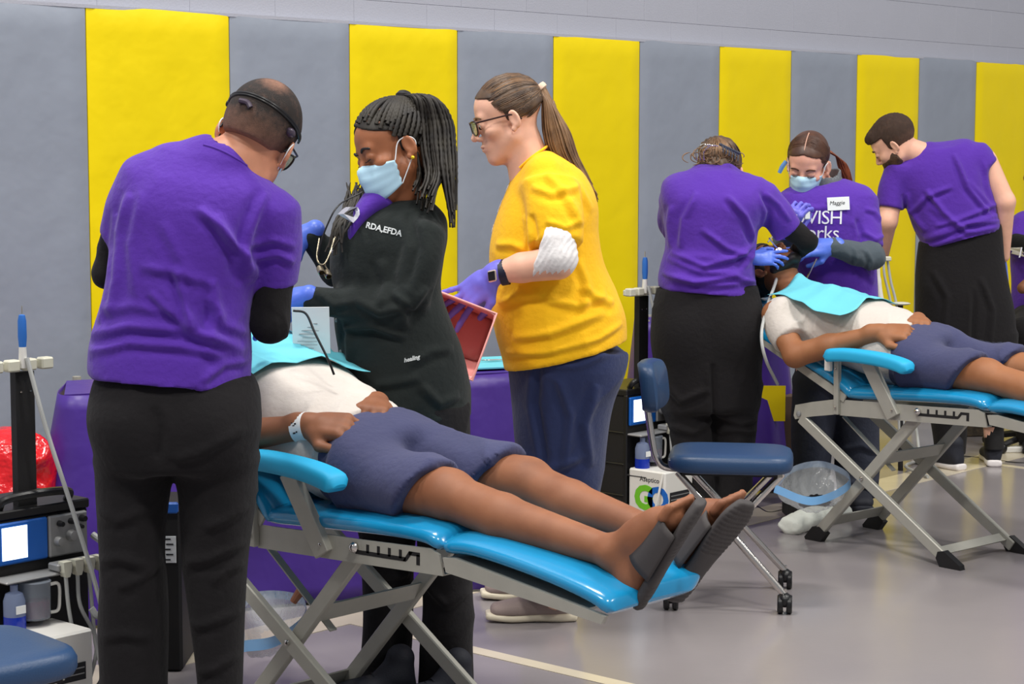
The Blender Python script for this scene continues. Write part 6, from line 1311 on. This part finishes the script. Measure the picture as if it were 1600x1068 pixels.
# wristband on the near arm of the first patient
dw = nrm(H1[1]-H1[0]); wb = H1[1]-dw*.022
b_ = MB().lathe(wb, [(.0345, -.016), (.0353, -.016), (.0353, .016), (.0345, .016), (.0325, 0)], dw, 26).build('wristband', PAPER, P1)
mb = MB(); ta_ = nrm(C0-wb); sx_ = nrm(np.cross(dw, ta_)); oo = wb+nrm(ta_-dw*(ta_@dw))*.0345
for (a, b, c, d) in ((-.003, .012, .007, .004), (.004, .010, .004, .004), (-.002, -.006, .006, .003), (.003, -.010, .005, .004), (-.006, -.013, .004, .003), (.006, .004, .003, .003)): mb.box(oo+dw*a+sx_*b, (c, d, .0006), np.array([dw, sx_, np.cross(dw, sx_)]).T)
mb.build('band_print', INK, b_, smooth=False)
# lit instrument in the mouth of the second patient, jersey print on far shorts leg
R_j = np.array([nrm(CH2(1, 0, 0)-CH2(0, 0, 0)), nrm(CH2(0, 1, 0)-CH2(0, 0, 0)), np.array([0, 0, 1.0])]).T
text_mesh('JETS', .045, R_j, CH2(.50, .33, 1.0), mat('print_grey', (120, 126, 150), .8), 'print', P2, .0005, bv2, (0, 0, -1), .003)
# dental bibs: folded sheets following the chest
def bib(label, CH, bv, corners, loc, creases, lift=.006):
    """corners: four (s,t) in chair frame, order head-near, feet-near, feet-far, head-far"""
    n = 26; c = np.array(corners, float); G = np.zeros((n, n, 3)); Z = np.full((n, n), np.nan)
    for i in range(n):
        for j in range(n):
            u, v = i/(n-1), j/(n-1); s_, t_ = (c[0]*(1-u)*(1-v)+c[1]*u*(1-v)+c[2]*u*v+c[3]*(1-u)*v)
            p = CH(s_, t_, 1.3); h = bv.ray_cast(Vector(p), Vector((0, 0, -1))); G[i, j] = p; Z[i, j] = h[0].z if h[0] is not None else np.nan
    m_ = np.nanmedian(Z); Z = np.where(np.isnan(Z), m_-.05, Z); Z0 = Z.copy()
    for _ in range(30):
        Zp = np.pad(Z, 1, 'edge'); Z = np.maximum((Zp[:-2, 1:-1]+Zp[2:, 1:-1]+Zp[1:-1, :-2]+Zp[1:-1, 2:])/4, Z0)
    uu, vv = np.meshgrid(np.linspace(0, 1, n), np.linspace(0, 1, n), indexing='ij'); cr = np.zeros((n, n))
    for ax, pos in creases: x = (uu if ax == 0 else vv)-pos; cr += .017*np.maximum(0, 1-np.abs(x)/.16)
    G[..., 2] = Z+lift+cr+.004*(vnoise(np.stack([uu*5, vv*5, uu*0+loc[0]], -1))-.5)
    o = MB().grid(G).build('dental_bib', BIBM, loc=loc, sharp=12); solidify(o, .0016, 0); setp(o, label, 'dental bib', 'disposable cyan bibs'); return o, G
b1, GB1 = bib('cyan paper bib on the foreground patient, between the man and the braided woman', CH1, bv1, [(-.24, -.04), (.04, -.06), (.17, .34), (-.12, .42)], CH1(-.05, .2, .84), [(1, .35), (1, .68), (0, .5)])
b2, GB2 = bib('cyan folded paper bib on the patient in the farther chair, under the assistant', CH2, bv2, [(-.25, .03), (.155, -.045), (.105, .36), (-.225, .40)], CH2(-.05, .2, .84), [(1, .45), (0, .5)])
# ================================================================== remaining things
# pink tub in the gloved hands of the woman in yellow: open box, tilted
def tub():
    loc = P(725, 520, 5.80); r = thing('wash_tub', 'pink plastic tub held by the woman in the yellow tee', 'tub', loc)
    rim_n = [P(672, 450, 5.72), P(776, 490, 5.66), P(738, 594, 5.60), P(650, 560, 5.62)]
    bot = [P(700, 470, 5.92), P(772, 500, 5.88), P(748, 566, 5.84), P(690, 548, 5.86)]
    mb = MB(); n = 4
    V = rim_n+bot; mb.add(V, [(i, (i+1) % 4, 4+(i+1) % 4, 4+i) for i in range(4)]+[(7, 6, 5, 4)])
    o = mb.build('tub_body', PINK, r, smooth=True, sharp=None)
    md = o.modifiers.new('sub', 'SUBSURF'); md.levels = 3; md.render_levels = 3; md.subdivision_type = 'CATMULL_CLARK'
    me = o.data
    at = me.attributes.new('crease_edge', 'FLOAT', 'EDGE')
    for i in range(len(me.edges)): at.data[i].value = 0.72
    solidify(o, .004, 0)
    MB().tube(rim_n+[rim_n[0]], .004, 8).build('rim', PINK, o)
tub()
# purple covered tables
def drape(label, pts_top, z, drop_pts, loc, seed):
    """tablecloth: closed strip around the front, with folds"""
    r = thing('covered_table', label, 'table', loc, 'tables under purple plastic covers'); n = 60; L = np.array(spline(pts_top, 12)); tt = np.linspace(0, len(L)-1, n); L = np.stack([np.interp(tt, np.arange(len(L)), L[:, k]) for k in range(3)], 1)
    T = np.gradient(L, axis=0); T /= np.linalg.norm(T, axis=1)[:, None]; out = np.stack([T[:, 1], -T[:, 0], T[:, 2]*0], 1); m = 16; G = np.zeros((n, m, 3))
    for j in range(m):
        v = j/(m-1); amp = .035*v; ph = np.arange(n)*.75+seed; w_ = .5+.5*np.sin(ph+.8*np.sin(ph*.37)); G[:, j] = L+out*(amp*w_+drop_pts*v)[:, None]; G[:, j, 2] = z*(1-v)+.01*v
    c = MB().grid(G).build('cover', PURPLEC, r, sharp=None); solidify(c, .002, 0)
    back = [p+np.array([WN[0], WN[1], 0])*-0.0 for p in L]
    return r, L
rT, L_ = drape('purple plastic covered table behind the man and the braided woman', [P(104, 592, 6.35), P(100, 600, 6.00), P(250, 606, 6.12), P(560, 600, 6.40), P(800, 590, 6.62), P(800, 585, 7.1)], .70, .10, P(450, 700, 6.6)*[1, 1, 0], 1.0)
MB().prism([P(104, 592, 6.35)*[1, 1, 0]+[0, 0, .69], P(100, 600, 6.00)*[1, 1, 0]+[0, 0, .69], P(560, 600, 6.40)*[1, 1, 0]+[0, 0, .69], P(800, 590, 6.62)*[1, 1, 0]+[0, 0, .69], P(800, 585, 7.1)*[1, 1, 0]+[0, 0, .69]], (0, 0, .012)).build('table_top', PURPLEC, rT, smooth=False)
rT2, L_ = drape('purple plastic covered table behind the dentist with the hair clip', [P(1000, 520, 8.75), P(998, 535, 8.30), P(1100, 535, 8.30), P(1212, 535, 8.35), P(1224, 530, 8.75)], .72, .05, P(1110, 600, 8.5)*[1, 1, 0], 2.0)
MB().prism([P(1000, 520, 8.75)*[1, 1, 0]+[0, 0, .69], P(998, 535, 8.30)*[1, 1, 0]+[0, 0, .69], P(1212, 535, 8.35)*[1, 1, 0]+[0, 0, .69], P(1224, 530, 8.75)*[1, 1, 0]+[0, 0, .69]], (0, 0, .012)).build('table_top', PURPLEC, rT2, smooth=False)
def table_legs(r, pts):
    for q in pts: MB().tube([(q[0], q[1], .71), (q[0], q[1], .0)], .014, 8).build('leg', METAL, r)
table_legs(rT, [P(120, 600, 6.4), P(780, 600, 6.8), P(500, 600, 6.55), P(300, 600, 6.4)]); table_legs(rT2, [P(1010, 540, 8.45), P(1205, 540, 8.5), P(1015, 540, 8.7), P(1212, 540, 8.72)])
# instrument tray paper on the table
q = P(762, 566, 6.75); tp = MB().prism([P(722, 590, 6.60)*[1, 1, 0]+[0, 0, .709], P(792, 586, 6.66)*[1, 1, 0]+[0, 0, .709], P(790, 560, 7.0)*[1, 1, 0]+[0, 0, .709], P(735, 560, 6.95)*[1, 1, 0]+[0, 0, .709]], (0, 0, .005)).build('tray_paper', BIBM, smooth=False, loc=q)
setp(tp, 'cyan tray paper on the purple table beside the pink tub', 'tray paper')
it = MB()
for kx in range(3): it.tube([P(752+6*kx, 574-kx*2, 6.8)*[1, 1, 0]+[0, 0, .72], P(778+5*kx, 570-kx*2, 6.82)*[1, 1, 0]+[0, 0, .72]], .003, 6)
o = it.build('dental_instruments', CHROME, loc=P(765, 572, 6.8)); setp(o, 'small steel hand instruments lying on the cyan tray paper', 'instruments', kind='stuff')
# clipboard papers on chair side behind the bib
pr = MB().box(P(486, 516, 5.02), (.095, .002, .125), np.array([nrm((1, .15, 0)), nrm((-.15, .98, .25)), nrm((0, -.25, 1))]).T).build('paper_form', PAPER, loc=P(486, 516, 5.02), smooth=False)
setp(pr, 'white printed form behind the foreground patient, beside the black jacket', 'paper'); mb = MB()
for kk in range(9): mb.box(P(480+(kk % 2)*3, 500+kk*5.5, 5.016), (.05-.008*(kk % 3), .001, .0016))
mb.build('printed_lines', PANELG, pr, smooth=False)
def lay_tube(name, label, pts, r, m, cat='hose', group=None, n=7):
    pts = [np.array(p) for p in pts]; o = MB().tube(spline(pts, n), r, 8).build(name, m, loc=pts[0]); setp(o, label, cat, group); return o
lay_tube('air_hose', 'thin black hose running from the glove over the cyan bib in the foreground', [P(458, 485, 4.86), P(478, 490, 4.86), P(492, 520, 4.84), P(512, 560, 4.82), P(522, 585, 4.82)], .003, BLACKP)
lay_tube('suction_hose', 'grey suction hose rising beside the neck of the farther patient', [P(1224, 392, 7.68), P(1212, 440, 7.55), P(1200, 475, 7.42), P(1190, 520, 7.30), P(1196, 560, 7.28), P(1215, 600, 7.4)], .0062, TUBEM)
lm = MB().ball(P(1217, 391, 7.50), (.012, .008, .010), None, 12, 8).build('lamp_tip', mat('lamp_glow', (255, 225, 250), .3, emit=9.0), thing('lighted_mirror', 'lit dental mirror glowing at the mouth of the farther patient', 'mouth mirror', P(1217, 391, 7.50)))
MB().tube([P(1217, 391, 7.50), P(1202, 372, 7.44)], .003, 8).build('stem', CHROME, lm.parent)
# handpieces and hoses standing behind the assistant
r = thing('hose_stand', 'white handpiece stand with hanging hoses behind the farther patient', 'hose stand', F(1400, 735))
MB().tube(spline([P(1372, 412, 8.75), P(1374, 450, 8.75), P(1382, 490, 8.75), P(1400, 560, 8.8), P(1408, 640, 8.8)], 6), [.008]*4+[.012]*8+[.009]*13, 10).build('hose', WHITEP, r)
MB().tube(spline([P(1381, 400, 8.8), P(1382, 430, 8.8), P(1392, 475, 8.8), P(1402, 560, 8.8), P(1405, 680, 8.8)], 6), .006, 8).build('hose', TUBEM, r)
MB().tube(spline([P(1386, 402, 8.82), P(1392, 440, 8.82), P(1401, 478, 8.82), P(1410, 560, 8.82), P(1412, 700, 8.82)], 6), .006, 8).build('hose', TUBEM, r)
MB().box(P(1386, 404, 8.8), (.035, .03, .02), None, .004).build('bracket', HOLDER, r, smooth=False); MB().tube([P(1380, 392, 8.8), P(1380, 408, 8.8)], .005, 8).build('handpiece', WHITEP, r)
MB().ball(P(1407, 474, 8.8), (.045, .03, .008), None, 16, 8).build('tray', HOLDER, r); MB().tube([P(1407, 474, 8.82), P(1407, 738, 8.82)], .012, 10).build('pole', BLACKM, r)
# trash bags with blue rims
def rim_bag(label, rim, depth, loc, cat='bag'):
    rim = [np.array(p) for p in rim]; L = np.array(spline(rim+[rim[0]], 8))[:-1]; n = len(L); c = L.mean(0); r = thing('clear_bag', label, cat, loc, 'clear bags with a blue rim'); G = []
    for j in range(12):
        v = j/11; f_ = 1-.55*v**1.6; row = []
        for i in range(n): p = c+(L[i]-c)*f_*(1+.07*math.sin(i*1.9+v*5)*v); p = p+np.array([0, 0, -depth*math.sin(v*math.pi/2)]); row.append(p)
        G.append(row+[row[0]])
    MB().grid(np.array(G)).build('film', BAGC, r, sharp=None)
    G = []
    for j in range(4):
        v = j/3; G.append([c+(L[i]-c)*(1+.05*v)+np.array([0, 0, -.022*v*1.2]) for i in range(n)]+[c+(L[0]-c)*(1+.05*v)+np.array([0, 0, -.022*v*1.2])])
    MB().grid(np.array(G)).build('rim', BAGR, r, sharp=None); return r
rim_bag('clear plastic bag with blue rim hanging under the farther chair, right of the navy stool', [P(1212, 757, 7.02), P(1240, 728, 7.20), P(1285, 720, 7.26), P(1325, 738, 7.18), P(1318, 758, 7.08), P(1268, 776, 6.98)], .09, P(1270, 750, 7.1))
rim_bag('clear plastic bag with blue rim under the foreground chair, beside the crossed legs', [P(382, 1000, 4.95), P(385, 935, 5.4), P(420, 922, 5.5), P(470, 930, 5.3), P(474, 960, 5.05), P(430, 992, 4.95)], .08, P(430, 960, 5.2))
bt = MB().tube([P(458, 940, 5.15), P(470, 922, 5.15)], [.010, .013], 10).build('vial', mat('amber', (170, 110, 80), .3), loc=P(464, 932, 5.15)); setp(bt, 'small amber vial sticking out of the bag under the foreground chair', 'vial')
# red waste bag over a carton
def blob(name, label, ops, m, cat, loc, amp=.012, h=.012, sc=9):
    V, Q = sdf_mesh(ops, h, fold=lambda V, N: amp*((1-np.abs(2*vnoise(V*sc+2*vnoise(V*4)[:, None])-1))-.5)*1.6); o = mesh_obj(name, V, Q, m, loc=loc); setp(o, label, cat); return o
cb = P(40, 800, 5.95); cz = .43
r = MB().box((cb[0]-.06, cb[1]+.12, .19), (.40, .30, .38), np.array([[.9, -.43, 0], [.43, .9, 0], [0, 0, 1]]), .004).build('carton', CARD, smooth=False, loc=(cb[0], cb[1], 0)); setp(r, 'brown cardboard carton under the red waste bag at the left edge', 'box')
blob('waste_bag', 'red plastic waste bag on the left edge behind the black post', [('u', loft([(P(20, 785, 6.0), .16, .15), (P(10, 740, 6.0), .145, .14), (P(5, 700, 6.0), .11, .11), (P(0, 676, 6.0), .05, .06)], rc=.03), 0), ('u', ell(P(48, 715, 5.95), (.06, .07, .07)), .03)], REDB, 'waste bag', P(20, 790, 6.0), .02, .010, 10)
# black upright case between the legs of the man, with a sticker
q = P(246, 1000, 5.25); r = thing('equipment_case', 'black upright equipment case with a white sticker, seen between the legs of the man', 'case', (q[0], q[1], 0))
q0 = P(262, 815, 5.45); MB().box((q[0]-.02, 5.55, .23), (.12, .28, .46), None, .008).build('case_body', BLACKM, r, smooth=False)
MB().box((q[0]-.02, 5.405, .465), (.11, .02, .03), None, .004).build('blue_cap', PANELB, r, smooth=False)
MB().box(P(265, 858, 5.405), (.036, .003, .075), None, .0005).build('sticker', PAPER, r, smooth=False); mb = MB()
for kk in range(5): mb.box(P(262+3*(kk % 2), 842+kk*8, 5.402), (.016+.004*(kk % 2), .001, .004))
mb.build('sticker_print', INK, r, smooth=False)
# mid-ground clutter under and behind the chairs
def sbox(name, label, cat, px, py, Y, size, m, rz=0.0, bev=.006):
    q = P(px, py, Y); R = np.array([[math.cos(rz), -math.sin(rz), 0], [math.sin(rz), math.cos(rz), 0], [0, 0, 1]]); z = size[2]/2
    o = MB().box((q[0], q[1], z), size, R, bev).build(name, m, loc=(q[0], q[1], 0), smooth=False); setp(o, label, cat); return o
blob('cloth_bundle', 'crumpled white towel on the floor left of the farther chair foot', [('u', loft([(F(1232, 836)+[0, .02, .03], .035, .05), (F(1265, 826)+[0, .02, .035], .04, .05), (F(1318, 812)+[0, .03, .03], .035, .05)], u=(0, 0, 1), rc=.02), 0)], TOWEL, 'towel', F(1275, 826), .005, .006, 30)
sbox('black_bag', 'black bag on the floor under the clear bag beside the farther chair', 'bag', 1262, 800, 7.62, (.18, .16, .19), BLACKM, .1, .03)
sbox('brown_case', 'dark brown case on the floor between the dentist and the assistant', 'case', 1215, 720, 8.45, (.10, .2, .40), mat('brown_dark', (86, 66, 54), .7), .1)
sbox('floor_case', 'small dark case on the floor behind the bearded man', 'case', 1515, 695, 9.9, (.10, .12, .12), mat('camo', (96, 84, 66), .8, rgb2=(66, 58, 50), vscale=40), .2)
q = P(1206, 672, 8.28); ys = MB().box((q[0]+.0, q[1], .375), (.11, .004, .15)).build('pad_stand_in', YCAP, loc=(q[0], q[1], .2), smooth=False); setp(ys, 'added yellow panel standing in for the wall pad beside the purple table cover', 'stand-in panel')  # added panel, stands in for the yellow wall pad showing below the cover
lay_tube('extension_lead', 'black power cord on the floor behind the foreground chair', [F(475, 942), F(520, 952), F(560, 948), F(572, 930), F(600, 925)], .005, BLACKP, 'cord')
lay_tube('grey_cable', 'coiled light grey cable under the farther chair', [F(1395, 735)+[0, 0, .1], F(1425, 720)+[0, 0, .2], F(1440, 742)+[0, 0, .05], F(1462, 735)+[0, 0, .06], F(1440, 722)+[0, 0, .01], F(1415, 735)+[0, 0, .02], F(1450, 748)+[0, 0, .01]], .007, TUBEM, 'cable')
lay_tube('thin_cable', 'thin black cable on the cream floor line near the right edge', [F(1500, 712), F(1540, 716), F(1580, 722), F(1620, 724)], .004, BLACKP, 'cable')
lay_tube('floor_cable', 'thin black cable on the floor left of the clear bag', [F(1150, 800), F(1175, 788), F(1200, 800), F(1225, 796)], .004, BLACKP, 'cable')
ps = sbox('power_adapter', 'white power adapter lying on the floor near the right edge', 'adapter', 1585, 702, 9.35, (.12, .06, .03), WHITEP, .1)
# brown shoe and pale shoe glimpsed behind the stool
# teal stool under the seated person
r = thing('teal_stool', 'teal padded stool cut by the right edge, under the seated person', 'stool', P(1632, 680, 9.55)*[1, 1, 0])
q = P(1625, 505, 9.45)
MB().lathe((q[0], q[1], .56), [(.001, 0), (.155, 0), (.165, .015), (.165, .05), (.15, .066), (.001, .07)], (0, 0, 1), 28).build('seat', TEAL, r)
MB().lathe((q[0], q[1], .535), [(.001, 0), (.14, 0), (.15, .025), (.001, .025)], (0, 0, 1), 24).build('seat_base', WHITEP, r); MB().tube([(q[0], q[1], .54), (q[0], q[1], .06)], .03, 12).build('column', BLACKP, r)
mb = MB()
for kk in range(5): a = kk*2*math.pi/5; mb.tube([(q[0], q[1], .09), (q[0]+.25*math.cos(a), q[1]+.25*math.sin(a), .04)], [.02, .014], 8); mb.ball((q[0]+.25*math.cos(a), q[1]+.25*math.sin(a), .026), .026, None, 10, 6)
mb.build('star_base', BLACKP, r)
